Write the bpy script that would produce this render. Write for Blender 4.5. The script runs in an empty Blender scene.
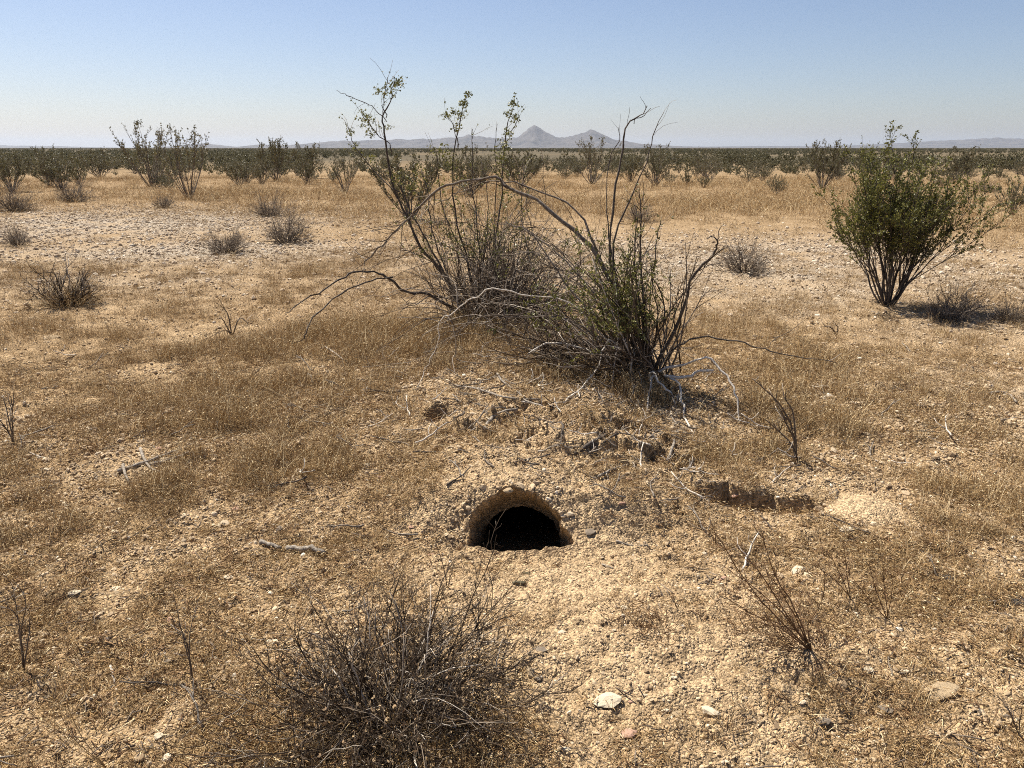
import bpy, math
import numpy as np
from math import radians, tan, atan, sin, cos, pi

# ------------------------------------------------------------------ camera, sky, sun, exposure
scn = bpy.context.scene
col = scn.collection
CAM_H = 1.6
PITCH = radians(16.98)
LENS = 27.2
F = LENS / 36.0 * 1024.0
cam = bpy.data.cameras.new('camera')
cam.lens = LENS; cam.sensor_width = 36.0; cam.clip_start = 0.05; cam.clip_end = 80000
cam_o = bpy.data.objects.new('camera', cam); col.objects.link(cam_o)
cam_o.location = (0, 0, CAM_H); cam_o.rotation_euler = (pi / 2 - PITCH, 0, 0)
scn.camera = cam_o

SUN_EL = radians(56); SUN_AZ = radians(-45)          # azimuth from +Y, clockwise positive
world = bpy.data.worlds.new('World'); scn.world = world; world.use_nodes = True
wn = world.node_tree; wn.nodes.clear()
sky = wn.nodes.new('ShaderNodeTexSky'); sky.sky_type = 'NISHITA'; sky.sun_disc = False
sky.sun_elevation = SUN_EL; sky.sun_rotation = SUN_AZ
sky.altitude = 900; sky.air_density = 1.0; sky.dust_density = 1.5; sky.ozone_density = 2.5
bg = wn.nodes.new('ShaderNodeBackground'); bg.inputs['Strength'].default_value = 0.055
wo = wn.nodes.new('ShaderNodeOutputWorld')
tint = wn.nodes.new('ShaderNodeMix'); tint.data_type = 'RGBA'; tint.blend_type = 'MULTIPLY'; tint.inputs['Factor'].default_value = 1.0
tint.inputs[7].default_value = (1.01, 0.962, 1.005, 1.0)
wn.links.new(sky.outputs[0], tint.inputs[6]); wn.links.new(tint.outputs[2], bg.inputs[0]); wn.links.new(bg.outputs[0], wo.inputs[0])
sun = bpy.data.lights.new('sun', 'SUN'); sun.energy = 4.8; sun.angle = radians(0.53); sun.color = (1.0, 0.93, 0.81)
sun_o = bpy.data.objects.new('sun', sun); col.objects.link(sun_o)
sun_o.rotation_euler = (pi / 2 - SUN_EL, 0, pi - SUN_AZ)
vs = scn.view_settings
vs.view_transform = 'Standard'; vs.look = 'None'; vs.exposure = 1.0; vs.gamma = 1.0; vs.use_curve_mapping = False
scn.render.engine = 'CYCLES'
scn.cycles.use_denoising = False
scn.cycles.max_bounces = 3; scn.cycles.diffuse_bounces = 2; scn.cycles.glossy_bounces = 1
scn.cycles.transmission_bounces = 2; scn.cycles.volume_bounces = 1; scn.cycles.transparent_max_bounces = 4
scn.cycles.sample_clamp_indirect = 4.0
scn.cycles.pixel_filter_type = 'BLACKMAN_HARRIS'; scn.cycles.filter_width = 1.0

# ------------------------------------------------------------------ helpers
R0 = np.random.default_rng(7)

def hash2(ix, iy, seed):
    h = (ix.astype(np.int64) * 374761393 + iy.astype(np.int64) * 668265263 + seed * 1442695041) & 0xFFFFFFFF
    h = ((h ^ (h >> 13)) * 1274126177) & 0xFFFFFFFF
    h = (h ^ (h >> 16)) & 0xFFFFFFFF
    return h / 4294967295.0

def vnoise(x, y, seed=0):
    x0 = np.floor(x); y0 = np.floor(y)
    fx = x - x0; fy = y - y0
    fx = fx * fx * fx * (fx * (fx * 6 - 15) + 10); fy = fy * fy * fy * (fy * (fy * 6 - 15) + 10)
    a = hash2(x0, y0, seed); b = hash2(x0 + 1, y0, seed); c = hash2(x0, y0 + 1, seed); d = hash2(x0 + 1, y0 + 1, seed)
    return (a * (1 - fx) + b * fx) * (1 - fy) + (c * (1 - fx) + d * fx) * fy

def fbm(x, y, seed=0, octv=4, gain=0.5):
    s = np.zeros_like(x, dtype=float); a = 1.0; t = 0.0
    for o in range(octv):
        s += a * (vnoise(x * 2 ** o + 17.3 * o, y * 2 ** o - 9.1 * o, seed + o) - 0.5) * 2
        t += a; a *= gain
    return s / t

def sst(a, b, x):
    t = np.clip((x - a) / (b - a), 0, 1)
    return t * t * (3 - 2 * t)

def g2(x, y, cx, cy, rx, ry):
    return np.exp(-(((x - cx) / rx) ** 2 + ((y - cy) / ry) ** 2))

def pix_dir(px, py):
    u = (px - 512.0) / F; v = (384.0 - py) / F
    return np.array([u, cos(PITCH) + v * sin(PITCH), -sin(PITCH) + v * cos(PITCH)])

def at(px, py, Y):
    d = pix_dir(px, py)
    return np.array([0, 0, CAM_H]) + d * (Y / d[1])

def depth_of(p):
    return p[1] * cos(PITCH) - (p[2] - CAM_H) * sin(PITCH)

def mesh_np(name, V, polys_list):
    """polys_list: list of (n,k) int arrays"""
    me = bpy.data.meshes.new(name)
    V = np.asarray(V, dtype=np.float32)
    me.vertices.add(len(V)); me.vertices.foreach_set('co', V.ravel())
    nl = sum(p.size for p in polys_list); npol = sum(len(p) for p in polys_list)
    me.loops.add(nl); me.polygons.add(npol)
    me.loops.foreach_set('vertex_index', np.concatenate([p.ravel() for p in polys_list]).astype(np.int32))
    tot = np.concatenate([np.full(len(p), p.shape[1]) for p in polys_list]).astype(np.int32)
    st = np.concatenate([[0], np.cumsum(tot)[:-1]]).astype(np.int32)
    me.polygons.foreach_set('loop_start', st); me.polygons.foreach_set('loop_total', tot)
    me.update(calc_edges=True); me.validate()
    return me

def smooth(me, on=True):
    me.polygons.foreach_set('use_smooth', np.full(len(me.polygons), on))

def link(name, me, mat=None, parent=None):
    o = bpy.data.objects.new(name, me); col.objects.link(o)
    if mat is not None and me is not None:
        if not me.materials: me.materials.append(mat)
    if parent is not None: o.parent = parent
    return o

def empty(name, loc=(0, 0, 0)):
    o = bpy.data.objects.new(name, None); o.empty_display_size = 0.1
    col.objects.link(o); o.location = loc
    return o

def tag(o, label=None, cat=None, group=None, kind=None):
    if label: o['label'] = label
    if cat: o['category'] = cat
    if group: o['group'] = group
    if kind: o['kind'] = kind
    return o

# ---- materials
def lin(r, g, b):
    return (r, g, b, 1.0)

class NT:
    def __init__(s, name):
        s.m = bpy.data.materials.new(name); s.m.use_nodes = True
        s.t = s.m.node_tree; s.t.nodes.clear()
        s.out = s.t.nodes.new('ShaderNodeOutputMaterial')
    def n(s, typ, **kw):
        nd = s.t.nodes.new(typ)
        for k, v in kw.items():
            if k.startswith('i_'):
                nd.inputs[k[2:].replace('_', ' ')].default_value = v
            else: setattr(nd, k, v)
        return nd
    def l(s, a, b): s.t.links.new(a, b)
    def mix(s, fac, a, b, mode='MIX'):
        nd = s.t.nodes.new('ShaderNodeMix'); nd.data_type = 'RGBA'; nd.blend_type = mode
        for sock, v in ((nd.inputs['Factor'], fac), (nd.inputs[6], a), (nd.inputs[7], b)):
            if isinstance(v, (int, float, tuple)): sock.default_value = v
            else: s.l(v, sock)
        return nd.outputs[2]
    def mrange(s, v, a, b, c=0.0, d=1.0):
        nd = s.t.nodes.new('ShaderNodeMapRange')
        nd.inputs[1].default_value = a; nd.inputs[2].default_value = b; nd.inputs[3].default_value = c; nd.inputs[4].default_value = d
        s.l(v, nd.inputs[0]); return nd.outputs[0]
    def math(s, op, a, b=0.0):
        nd = s.t.nodes.new('ShaderNodeMath'); nd.operation = op
        for sock, v in ((nd.inputs[0], a), (nd.inputs[1], b)):
            if isinstance(v, (int, float)): sock.default_value = v
            else: s.l(v, sock)
        return nd.outputs[0]
    def bsdf(s, color, rough=0.9, bump=None, spec=0.2):
        b = s.t.nodes.new('ShaderNodeBsdfPrincipled')
        if isinstance(color, tuple): b.inputs['Base Color'].default_value = color
        else: s.l(color, b.inputs['Base Color'])
        b.inputs['Roughness'].default_value = rough
        b.inputs['Specular IOR Level'].default_value = spec
        if bump is not None: s.l(bump, b.inputs['Normal'])
        s.l(b.outputs[0], s.out.inputs[0]); return b

def ramp(nt, fac, stops):
    r = nt.n('ShaderNodeValToRGB'); e = r.color_ramp.elements
    while len(e) < len(stops): e.new(0.5)
    for k, (p, c) in enumerate(stops):
        e[k].position = p; e[k].color = lin(*c)
    nt.l(fac, r.inputs[0]); return r.outputs[0]

def mat_ground():
    t = NT('desert_soil')
    geo = t.n('ShaderNodeNewGeometry'); P = geo.outputs['Position']
    att = t.n('ShaderNodeVertexColor', layer_name='cover')
    sep = t.n('ShaderNodeSeparateColor'); t.l(att.outputs[0], sep.inputs[0])
    n1 = t.n('ShaderNodeTexNoise', i_Scale=2.2, i_Detail=6.0, i_Roughness=0.65); t.l(P, n1.inputs['Vector'])
    n2 = t.n('ShaderNodeTexNoise', i_Scale=38.0, i_Detail=5.0, i_Roughness=0.7); t.l(P, n2.inputs['Vector'])
    v1 = t.n('ShaderNodeTexVoronoi', i_Scale=95.0); t.l(P, v1.inputs['Vector'])
    v2 = t.n('ShaderNodeTexVoronoi', i_Scale=210.0); t.l(P, v2.inputs['Vector'])
    soil = t.mix(t.mrange(n1.outputs[0], 0.35, 0.65), lin(0.315, 0.215, 0.118), lin(0.43, 0.308, 0.180))
    soil = t.mix(sep.outputs[2], soil, lin(0.43, 0.37, 0.295))
    soil = t.mix(sep.outputs[1], soil, lin(0.465, 0.338, 0.203))
    lit = t.math('MULTIPLY', sep.outputs[0], t.mrange(n2.outputs[0], 0.36, 0.58, 0.25, 1.0))
    soil = t.mix(lit, soil, lin(0.265, 0.176, 0.090))
    # grit colour: each small grain its own tone
    bw = t.n('ShaderNodeRGBToBW'); t.l(v1.outputs['Color'], bw.inputs[0])
    grit = t.mrange(bw.outputs[0], 0.25, 0.75, 0.58, 1.30)
    bw2 = t.n('ShaderNodeRGBToBW'); t.l(v2.outputs['Color'], bw2.inputs[0])
    grit2 = t.mrange(bw2.outputs[0], 0.2, 0.8, 0.82, 1.16)
    cm = t.n('ShaderNodeCombineColor')
    g = t.math('MULTIPLY', grit, grit2)
    for k in range(3): t.l(g, cm.inputs[k])
    soil = t.mix(1.0, soil, cm.outputs[0], 'MULTIPLY')
    # far scrub cover that cannot be told apart any more
    ln = t.n('ShaderNodeVectorMath', operation='LENGTH'); t.l(P, ln.inputs[0])
    mp = t.n('ShaderNodeMapping'); mp.inputs['Scale'].default_value = (0.0045, 0.011, 1); t.l(P, mp.inputs[0])
    nf = t.n('ShaderNodeTexNoise', i_Scale=1.0, i_Detail=5.0, i_Roughness=0.6); t.l(mp.outputs[0], nf.inputs['Vector'])
    far = t.mrange(ln.outputs['Value'], 42, 110, 0, 1)
    cov = t.math('MULTIPLY', far, t.mrange(nf.outputs[0], 0.38, 0.5, 0.72, 1.0))
    soil = t.mix(cov, soil, lin(0.098, 0.080, 0.050))
    h = t.math('ADD', t.math('MULTIPLY', t.mrange(v1.outputs['Distance'], 0.0, 0.7, 1, 0), 0.7), t.math('MULTIPLY', n2.outputs[0], 0.9))
    h = t.math('ADD', h, t.math('MULTIPLY', t.mrange(v2.outputs['Distance'], 0.0, 0.7, 1, 0), 0.3))
    bp = t.n('ShaderNodeBump', i_Strength=0.9, i_Distance=0.011); t.l(h, bp.inputs['Height'])
    t.bsdf(soil, 0.95, bp.outputs[0], 0.1)
    return t.m

def mat_simple(name, c1, c2, scale=30, rough=0.85, rand=0.0, bump=0.0, spec=0.2, stretch=None):
    t = NT(name)
    tc = t.n('ShaderNodeTexCoord')
    vec = tc.outputs['Object']
    if stretch:
        mp = t.n('ShaderNodeMapping'); mp.inputs['Scale'].default_value = stretch; t.l(vec, mp.inputs[0]); vec = mp.outputs[0]
    n = t.n('ShaderNodeTexNoise', i_Scale=float(scale), i_Detail=5.0, i_Roughness=0.65); t.l(vec, n.inputs['Vector'])
    c = t.mix(t.mrange(n.outputs[0], 0.35, 0.65), lin(*c1), lin(*c2))
    if rand:
        oi = t.n('ShaderNodeObjectInfo')
        cm = t.n('ShaderNodeCombineColor'); r = t.mrange(oi.outputs['Random'], 0, 1, 1 - rand, 1 + rand)
        for k in range(3): t.l(r, cm.inputs[k])
        c = t.mix(1.0, c, cm.outputs[0], 'MULTIPLY')
    bn = None
    if bump:
        b = t.n('ShaderNodeBump', i_Strength=bump, i_Distance=0.01); t.l(n.outputs[0], b.inputs['Height']); bn = b.outputs[0]
    t.bsdf(c, rough, bn, spec)
    return t.m

def mat_ramp(name, stops, rough=0.9, per='object', nscale=40, namp=0.25):
    """colour drawn at random for each instance (per='object') or each loose piece (per='island')"""
    t = NT(name)
    if per == 'object':
        rnd = t.n('ShaderNodeObjectInfo').outputs['Random']
    else:
        rnd = t.n('ShaderNodeNewGeometry').outputs['Random Per Island']
    c = ramp(t, rnd, stops)
    tc = t.n('ShaderNodeTexCoord')
    n = t.n('ShaderNodeTexNoise', i_Scale=float(nscale), i_Detail=4.0); t.l(tc.outputs['Object'], n.inputs['Vector'])
    cm = t.n('ShaderNodeCombineColor'); r = t.mrange(n.outputs[0], 0.3, 0.7, 1 - namp, 1 + namp)
    for k in range(3): t.l(r, cm.inputs[k])
    c = t.mix(1.0, c, cm.outputs[0], 'MULTIPLY')
    t.bsdf(c, rough, None, 0.15)
    return t.m

def mat_leaf(name, stops, trans=0.25):
    t = NT(name)
    rnd = t.n('ShaderNodeNewGeometry').outputs['Random Per Island']
    c = ramp(t, rnd, stops)
    b = t.n('ShaderNodeBsdfPrincipled'); t.l(c, b.inputs['Base Color']); b.inputs['Roughness'].default_value = 0.5
    b.inputs['Specular IOR Level'].default_value = 0.35
    tr = t.n('ShaderNodeBsdfTranslucent'); t.l(c, tr.inputs[0])
    mx = t.n('ShaderNodeMixShader'); mx.inputs[0].default_value = trans
    t.l(b.outputs[0], mx.inputs[1]); t.l(tr.outputs[0], mx.inputs[2]); t.l(mx.outputs[0], t.out.inputs[0])
    return t.m

M = {}
M['ground'] = mat_ground()
M['sand'] = mat_simple('fine_sand', (0.46, 0.335, 0.19), (0.54, 0.40, 0.24), 60, 0.95, bump=0.4, spec=0.1)
M['bark'] = mat_simple('grey_bark', (0.085, 0.066, 0.050), (0.25, 0.21, 0.17), 45, 0.85, bump=0.5)
M['darkbark'] = mat_simple('dark_bark', (0.045, 0.036, 0.030), (0.12, 0.098, 0.08), 50, 0.85, bump=0.5)
M['deadwood'] = mat_simple('bleached_wood', (0.42, 0.37, 0.305), (0.68, 0.62, 0.54), 55, 0.8, bump=0.4)
M['log'] = mat_simple('weathered_wood', (0.12, 0.10, 0.08), (0.38, 0.33, 0.27), 70, 0.85, bump=0.7)
M['twig'] = mat_ramp('dead_twigs', [(0.0, (0.036, 0.025, 0.017)), (0.4, (0.085, 0.062, 0.043)), (0.72, (0.16, 0.122, 0.09)), (0.92, (0.32, 0.27, 0.215)), (1.0, (0.58, 0.52, 0.45))], per='island')
M['greytwig'] = mat_ramp('grey_twigs', [(0.0, (0.060, 0.045, 0.033)), (0.5, (0.13, 0.10, 0.076)), (1.0, (0.33, 0.28, 0.23))], per='island')
M['redtwig'] = mat_ramp('russet_stems', [(0.0, (0.085, 0.045, 0.026)), (0.5, (0.155, 0.088, 0.045)), (1.0, (0.27, 0.17, 0.088))], per='island')
M['leaf'] = mat_leaf('creosote_leaf', [(0.0, (0.058, 0.061, 0.016)), (0.5, (0.128, 0.132, 0.030)), (1.0, (0.27, 0.25, 0.066))])
M['farleaf'] = mat_leaf('far_creosote_leaf', [(0.0, (0.075, 0.070, 0.034)), (0.5, (0.13, 0.12, 0.06)), (1.0, (0.23, 0.20, 0.105))])
M['straw'] = mat_ramp('dry_grass', [(0.0, (0.11, 0.066, 0.031)), (0.33, (0.28, 0.172, 0.076)), (0.7, (0.45, 0.31, 0.152)), (1.0, (0.70, 0.58, 0.37))], per='island', nscale=1, namp=0.1)
M['flower'] = mat_ramp('dry_flower_husk', [(0.0, (0.20, 0.13, 0.075)), (1.0, (0.40, 0.29, 0.17))], per='island')
M['gravel'] = mat_ramp('gravel', [(0.0, (0.20, 0.14, 0.085)), (0.3, (0.36, 0.265, 0.165)), (0.75, (0.47, 0.36, 0.235)), (0.96, (0.55, 0.445, 0.31)), (1.0, (0.68, 0.60, 0.48))])
M['palegravel'] = mat_ramp('pale_gravel', [(0.0, (0.24, 0.175, 0.115)), (0.5, (0.44, 0.345, 0.245)), (0.85, (0.55, 0.455, 0.345)), (1.0, (0.68, 0.60, 0.48))])
M['whitestone'] = mat_simple('quartz', (0.50, 0.41, 0.285), (0.70, 0.605, 0.45), 25, 0.7, bump=0.5)
M['tanstone'] = mat_simple('tan_stone', (0.34, 0.25, 0.15), (0.48, 0.365, 0.23), 22, 0.9, bump=0.6)
M['greystone'] = mat_simple('grey_stone', (0.16, 0.125, 0.092), (0.32, 0.262, 0.20), 25, 0.85, bump=0.6)
M['darkstone'] = mat_simple('dark_stone', (0.045, 0.04, 0.036), (0.12, 0.105, 0.095), 25, 0.8, bump=0.6)
M['pinkstone'] = mat_simple('pink_stone', (0.36, 0.21, 0.145), (0.50, 0.33, 0.24), 25, 0.85, bump=0.5)
M['dung'] = mat_simple('dried_dung', (0.10, 0.085, 0.05), (0.19, 0.165, 0.105), 40, 0.95, bump=0.6)
M['rock'] = mat_simple('mountain_rock', (0.035, 0.033, 0.036), (0.11, 0.098, 0.092), 0.006, 0.95)

# ------------------------------------------------------------------ terrain height
CX, CY = 0.045, 2.945            # burrow centre in plan
LA, LB = 0.245, 0.125            # lip half axes

PIT = (1.17, 3.38); HOLE = (-0.405, 4.12)
def H(x, y):
    x = np.asarray(x, dtype=float); y = np.asarray(y, dtype=float)
    r = np.sqrt(x * x + y * y)
    z = 0.035 * fbm(x / 2.6, y / 2.6, 3, 3) * sst(2.5, 6, r)
    z = z + 0.11 * fbm(x / 19.0, y / 19.0, 5, 3) * sst(9, 30, r)
    hx = x - CX
    rise = sst(CY - 0.16, CY + 0.14, y - 0.10 * (hx / 0.5) ** 2 * (np.abs(hx) < 2))
    back = np.exp(-(np.clip(y - 3.3, 0, None) / 1.5) ** 2)
    z = z + 0.185 * rise * np.exp(-(np.abs(hx) / 0.68) ** 2.4) * (0.35 + 0.65 * back)
    z = z + 0.10 * g2(x, y, 0.45, 5.3, 1.9, 1.5) + 0.06 * g2(x, y, -0.5, 6.3, 1.6, 1.3)
    z = z + 0.085 * g2(x, y, 0.45, 2.2, 0.60, 0.40) - 0.03 * g2(x, y, CX, CY - 0.16, 0.22, 0.12) - 0.06 * g2(x, y, CX - 0.25, CY + 0.01, 0.09, 0.10)
    near = (np.abs(x) < 2.6) & (y > 2.3) & (y < 5.6)
    if near.any():
        z = np.array(z, dtype=float, copy=True)
        z[near] += H_dug(x[near], y[near])
    return z

def H_dug(x, y):
    z = np.zeros_like(x)
    # collapsed hollow: a ragged scarp facing the camera
    jag = 0.045 * fbm(x / 0.08, y / 0.3 + 3, 21, 3, .7)
    px, py = x - PIT[0], y - PIT[1] + 0.12 * (x - PIT[0])
    z = z - 0.14 * np.exp(-(px / 0.27) ** 4) * (1 - sst(-0.012, 0.012, py + 1.4 * jag)) * sst(-0.20, -0.02, py)
    z = z + 0.03 * g2(x, y, PIT[0], PIT[1] + 0.14, 0.4, 0.16)
    # small hole beneath the bush
    d = np.sqrt(((x - HOLE[0]) / 0.085) ** 2 + ((y - HOLE[1]) / 0.10) ** 2) + 0.25 * fbm(x / 0.05, y / 0.05, 33, 2)
    z = z - 0.20 * (1 - sst(0.75, 1.08, d))
    z = z + 0.03 * g2(x, y, HOLE[0], HOLE[1] + 0.16, 0.16, 0.09)
    # root-torn ground between hole and bush
    z = z + 0.085 * fbm(x / 0.17, y / 0.11, 44, 4, .6) * g2(x, y, 0.42, 3.85, 0.75, 0.45)
    mk = g2(x, y, 0.40, 3.80, 0.62, 0.34)
    for sd, am in ((45, .050), (46, .040), (47, .03)):
        q = fbm(x / 0.26 + sd, y / 0.15, sd, 3, .55) + 0.15 * fbm(x / .05, y / .05, sd + 9, 2)
        z = z + am * (sst(-0.03, 0.03, q) - .5) * np.clip(1.4 * mk, 0, 1)
    return z

def micro(x, y):
    r = np.sqrt(x * x + y * y)
    fade = 1 - sst(10, 26, r)
    ap = sst(0.0, 0.5, g2(x, y, 0.35, 2.4, 0.9, 0.6))
    a = 0.016 * fbm(x / 0.21, y / 0.21, 51, 3, 0.6)
    b = vnoise(x / 0.045, y / 0.045, 61); b = 0.017 * b * b
    c = 0.009 * fbm(x / 0.024, y / 0.024, 71, 2)
    big = np.maximum(0, vnoise(x / 0.09, y / 0.09, 81) - 0.58) * 0.055 * (0.4 + 0.6 * (1 - ap))
    return (a + b * (0.7 + 0.6 * ap) + c + big) * fade

def HM(x, y): return H(x, y) + micro(x, y)

def on_ground(px, py):
    d = pix_dir(px, py)
    t = np.geomspace(1.0, 2500, 1300)
    X = d[0] * t; Y = d[1] * t; Z = CAM_H + d[2] * t
    below = np.nonzero(Z < H(X, Y))[0]
    i = below[0] if len(below) else len(t) - 1
    lo, hi = t[max(i - 1, 0)], t[i]
    for _ in range(24):
        m = 0.5 * (lo + hi)
        if CAM_H + d[2] * m < float(H(np.array([d[0] * m]), np.array([d[1] * m]))[0]): hi = m
        else: lo = m
    return np.array([d[0] * hi, d[1] * hi, CAM_H + d[2] * hi])

def ground_z(x, y): return float(HM(np.array([x]), np.array([y]))[0])

# cover weights (what grows or lies on the ground): grass, fine sand, pale gravel -- ellipses on the ground
def _blob(px, py, rx, ry, w=1.0):
    p = on_ground(px, py); return (p[0], p[1], rx, ry, w)
GRASS = [_blob(*b) for b in [
    (400, 340, 1.5, 1.0, 1.0), (640, 392, .5, .3, 1.0), (565, 372, .5, .35, .8), (480, 330, .9, .5, 1.0), (250, 400, 1.0, 1.0, .8), (300, 345, 1.3, 1.1, .9), (200, 500, .55, .5, .55), (100, 400, 1.2, 1.0, .35),
    (230, 470, .6, .4, .7), (480, 350, .8, .6, .8), (330, 470, .5, .35, .5), (770, 380, 1.0, .9, .8), (860, 370, 1.2, 1.0, .6), (720, 330, 1.3, 1.0, .7), (830, 430, .7, .5, .65),
    (940, 420, .9, .7, .4), (1000, 340, 1.3, .8, .5), (60, 560, .5, .4, .6), (30, 640, .35, .3, .6), (200, 600, .4, .3, .4), (640, 620, .11, .11, .8), (600, 430, .4, .3, .35), (560, 470, .3, .15, .3),
    (850, 560, .5, .25, .6), (920, 600, .5, .3, .5), (870, 740, .4, .2, .5), (980, 640, .4, .4, .4), (300, 745, .45, .3, 1.0), (130, 730, .4, .25, .45), (470, 745, .3, .2, .9),
    (250, 195, 6, 5, .9), (330, 215, 5, 4, .8), (420, 230, 4, 3, .7), (150, 195, 5, 3, .6), (700, 205, 9, 5, .9), (620, 215, 4, 3, .7), (850, 205, 7, 5, .8), (960, 225, 4, 2.5, .8), (560, 260, 2.5, 2, .5), (1000, 250, 3, 1.5, .6), (30, 285, 3, 1.5, .3), (190, 320, 2, 1.2, .5), (970, 300, 1.6, .7, .6)]]
SAND = [_blob(*b) for b in [(560, 580, .6, .35, 1.0), (640, 650, .6, .45, .95), (600, 530, .5, .3, .9), (520, 475, .5, .2, .9), (860, 510, .4, .22, .5), (700, 600, .4, .3, .5), (540, 520, .5, .3, .5), (420, 540, .3, .3, .4), (640, 480, .4, .3, .45), (420, 440, .35, .25, .35), (560, 440, .6, .3, .85)]]
GRAV = [_blob(*b) for b in [(130, 222, 4.5, 4, 1.1), (205, 252, 3, 1.6, 1.1), (60, 215, 3, 3, .6), (690, 265, 4, 3.2, .95), (800, 260, 3.5, 3, .9), (990, 275, 3, 2, .8), (850, 290, 2, 1.5, .7), (330, 255, 2, 1.6, .5), (980, 330, 1.5, .8, .4), (120, 280, 2.5, 1.5, .45), (960, 380, 1, .8, .4)]]

def cover(x, y):
    r = np.sqrt(x * x + y * y)
    n = fbm(x / 0.55, y / 0.55, 91, 4, 0.6); n2 = fbm(x / 0.12, y / 0.12, 95, 2)
    g = np.zeros_like(x); s = np.zeros_like(x); p = np.zeros_like(x)
    for c in GRASS: g = np.maximum(g, c[4] * g2(x, y, *c[:4]))
    for c in SAND: s = np.maximum(s, c[4] * g2(x, y, *c[:4]))
    for c in GRAV: p = np.maximum(p, c[4] * g2(x, y, *c[:4]))
    strip = sst(14, 20, y) * (1 - sst(60, 120, y))
    g = np.maximum(g, strip * (0.55 + 0.5 * fbm(x / 4, y / 4, 99, 3)))
    g = np.maximum(0.98 * g, 0.27 + 0.12 * sst(5, 8, r))
    g = np.clip(g + 0.5 * n + 0.5 * n2, 0, 1) * (1 - 0.75 * s) * (1 - 0.55 * p)
    s = np.clip(0.85 * s * (1 + 0.9 * n + 0.5 * n2), 0, 1)
    p = np.clip(0.75 * p * (1 + 1.3 * n), 0, 1)
    return g, s, p

# ------------------------------------------------------------------ ground sheet and burrow (one polar net round the burrow mouth)
NA = 840
ang = np.linspace(0, 2 * pi, NA, endpoint=False)
rings = list(LA * 1.0078 ** np.arange(int(math.log(45 / LA) / math.log(1.0078))))
while rings[-1] < 25000: rings.append(rings[-1] * (1.03 if rings[-1] < 300 else 1.08))
rings = np.array(rings)
RC, AC = np.meshgrid(rings, ang, indexing='ij')
kk = LB / LA + (1 - LB / LA) * sst(LA, 1.1, RC)
# uneven, crumbling outline of the mouth
_ta = np.radians([-180, -160, -145, -120, -90, -60, -45, -32, -20, -10, 0, 25, 45, 68, 90, 108, 130, 150, 180])
_tr = [.92, 1.0, .98, .83, .72, .82, .97, 1.05, .88, .74, .68, .63, .62, .70, .84, .95, .92, .98, .92]
_aa = (AC[0] + pi) % (2 * pi) - pi
_lt = np.interp(_aa, _ta, _tr); _k = np.exp(-np.linspace(-2, 2, 31) ** 2); _k /= _k.sum()
_lt = np.convolve(np.concatenate([_lt[-15:], _lt, _lt[:15]]), _k, 'valid')
_lt = _lt + 0.10 * fbm(np.cos(ang) * 5 + 5, np.sin(ang) * 5, 14, 4, 0.75) * (np.sin(ang) > -0.2)
lipn = 1 + (_lt[None, :] - 1) * (1 - sst(LA, LA * 2.6, RC))
GX = CX + RC * np.cos(AC) * lipn; GY = CY + RC * np.sin(AC) * kk * lipn
GZ = HM(GX, GY)
lipw = 1 - sst(LA, LA * 1.35, RC)
GZ = GZ + lipw * 0.014 * fbm(GX / 0.035, GY / 0.035, 15, 2) * (np.sin(AC) > -0.35)
NB = 34                                      # rings belonging to the burrow collar

def quads(nr, na, off=0):
    i = np.arange(nr - 1)[:, None] * na; j = np.arange(na)[None, :]; j2 = (np.arange(na) + 1) % na
    q = np.stack([i + j, i + na + j, i + na + j2[None, :], i + j2[None, :]], axis=-1).reshape(-1, 4)
    return q + off

def set_cover(me):
    n = len(me.vertices); co = np.empty(n * 3, dtype=np.float32); me.vertices.foreach_get('co', co); co = co.reshape(-1, 3).astype(float)
    g, s, p = cover(co[:, 0], co[:, 1])
    a = me.color_attributes.new('cover', 'FLOAT_COLOR', 'POINT')
    a.data.foreach_set('color', np.stack([g, s, p, np.ones(n)], 1).astype(np.float32).ravel())

VG = np.stack([GX[NB:], GY[NB:], GZ[NB:]], -1).reshape(-1, 3)
me = mesh_np('ground', VG, [quads(len(rings) - NB, NA)]); smooth(me); set_cover(me)
ground = tag(link('ground', me, M['ground']), 'dry tan desert floor of grit and sparse dead grass', 'ground', kind='structure')

# tunnel: from the lip back and down into the mound
T = 70
ca, sa = np.cos(ang), np.sin(ang)
lip = np.stack([GX[0], GY[0], GZ[0]], -1)
loops = []
for k in range(T, 0, -1):
    t = k / T
    D = 1.5 * max(0, t - 0.16) / 0.84
    fl = -0.175 - 0.30 * D; hgt = 0.215
    up = np.clip(sa, 0, None) ** 0.85
    wob = 1 + 0.03 * fbm(ca * 1.7 + 3, np.full_like(ca, D * 5) + sa, 17, 3)
    sx = CX - 0.005 + 0.185 * ca * wob + 0.06 * D
    sz = fl + hgt * up * wob - 0.012 * np.clip(-sa, 0, None)
    sy = CY + 0.25 + D + 0 * ca
    w = sst(0, 0.16, np.array([t]))[0]
    wx = t / 0.16 if t < 0.16 else 1.0
    wr = w * (sa > 0) + wx * (sa <= 0)
    rough = 0.006 * fbm(ca * 9 + 30 * t, sa * 9, 19, 3) + (0.005 * fbm(ca * 12 + 9 * t, sa * 12, 23, 3) if t < .1 else 0)
    X = lip[:, 0] * (1 - wx) + sx * wx + rough * ca
    Y = lip[:, 1] * (1 - wr) + sy * wr
    Z = lip[:, 2] * (1 - wx) + sz * wx + rough * np.where(sa > 0, 1, 0.5)
    loops.append(np.stack([X, Y, Z], -1))
end = loops[0].mean(0) + np.array([0, 0.05, 0])
VB = np.concatenate([np.stack(loops).reshape(-1, 3), np.stack([GX[:NB + 1], GY[:NB + 1], GZ[:NB + 1]], -1).reshape(-1, 3), end[None]])
nb = T + NB + 1
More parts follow.
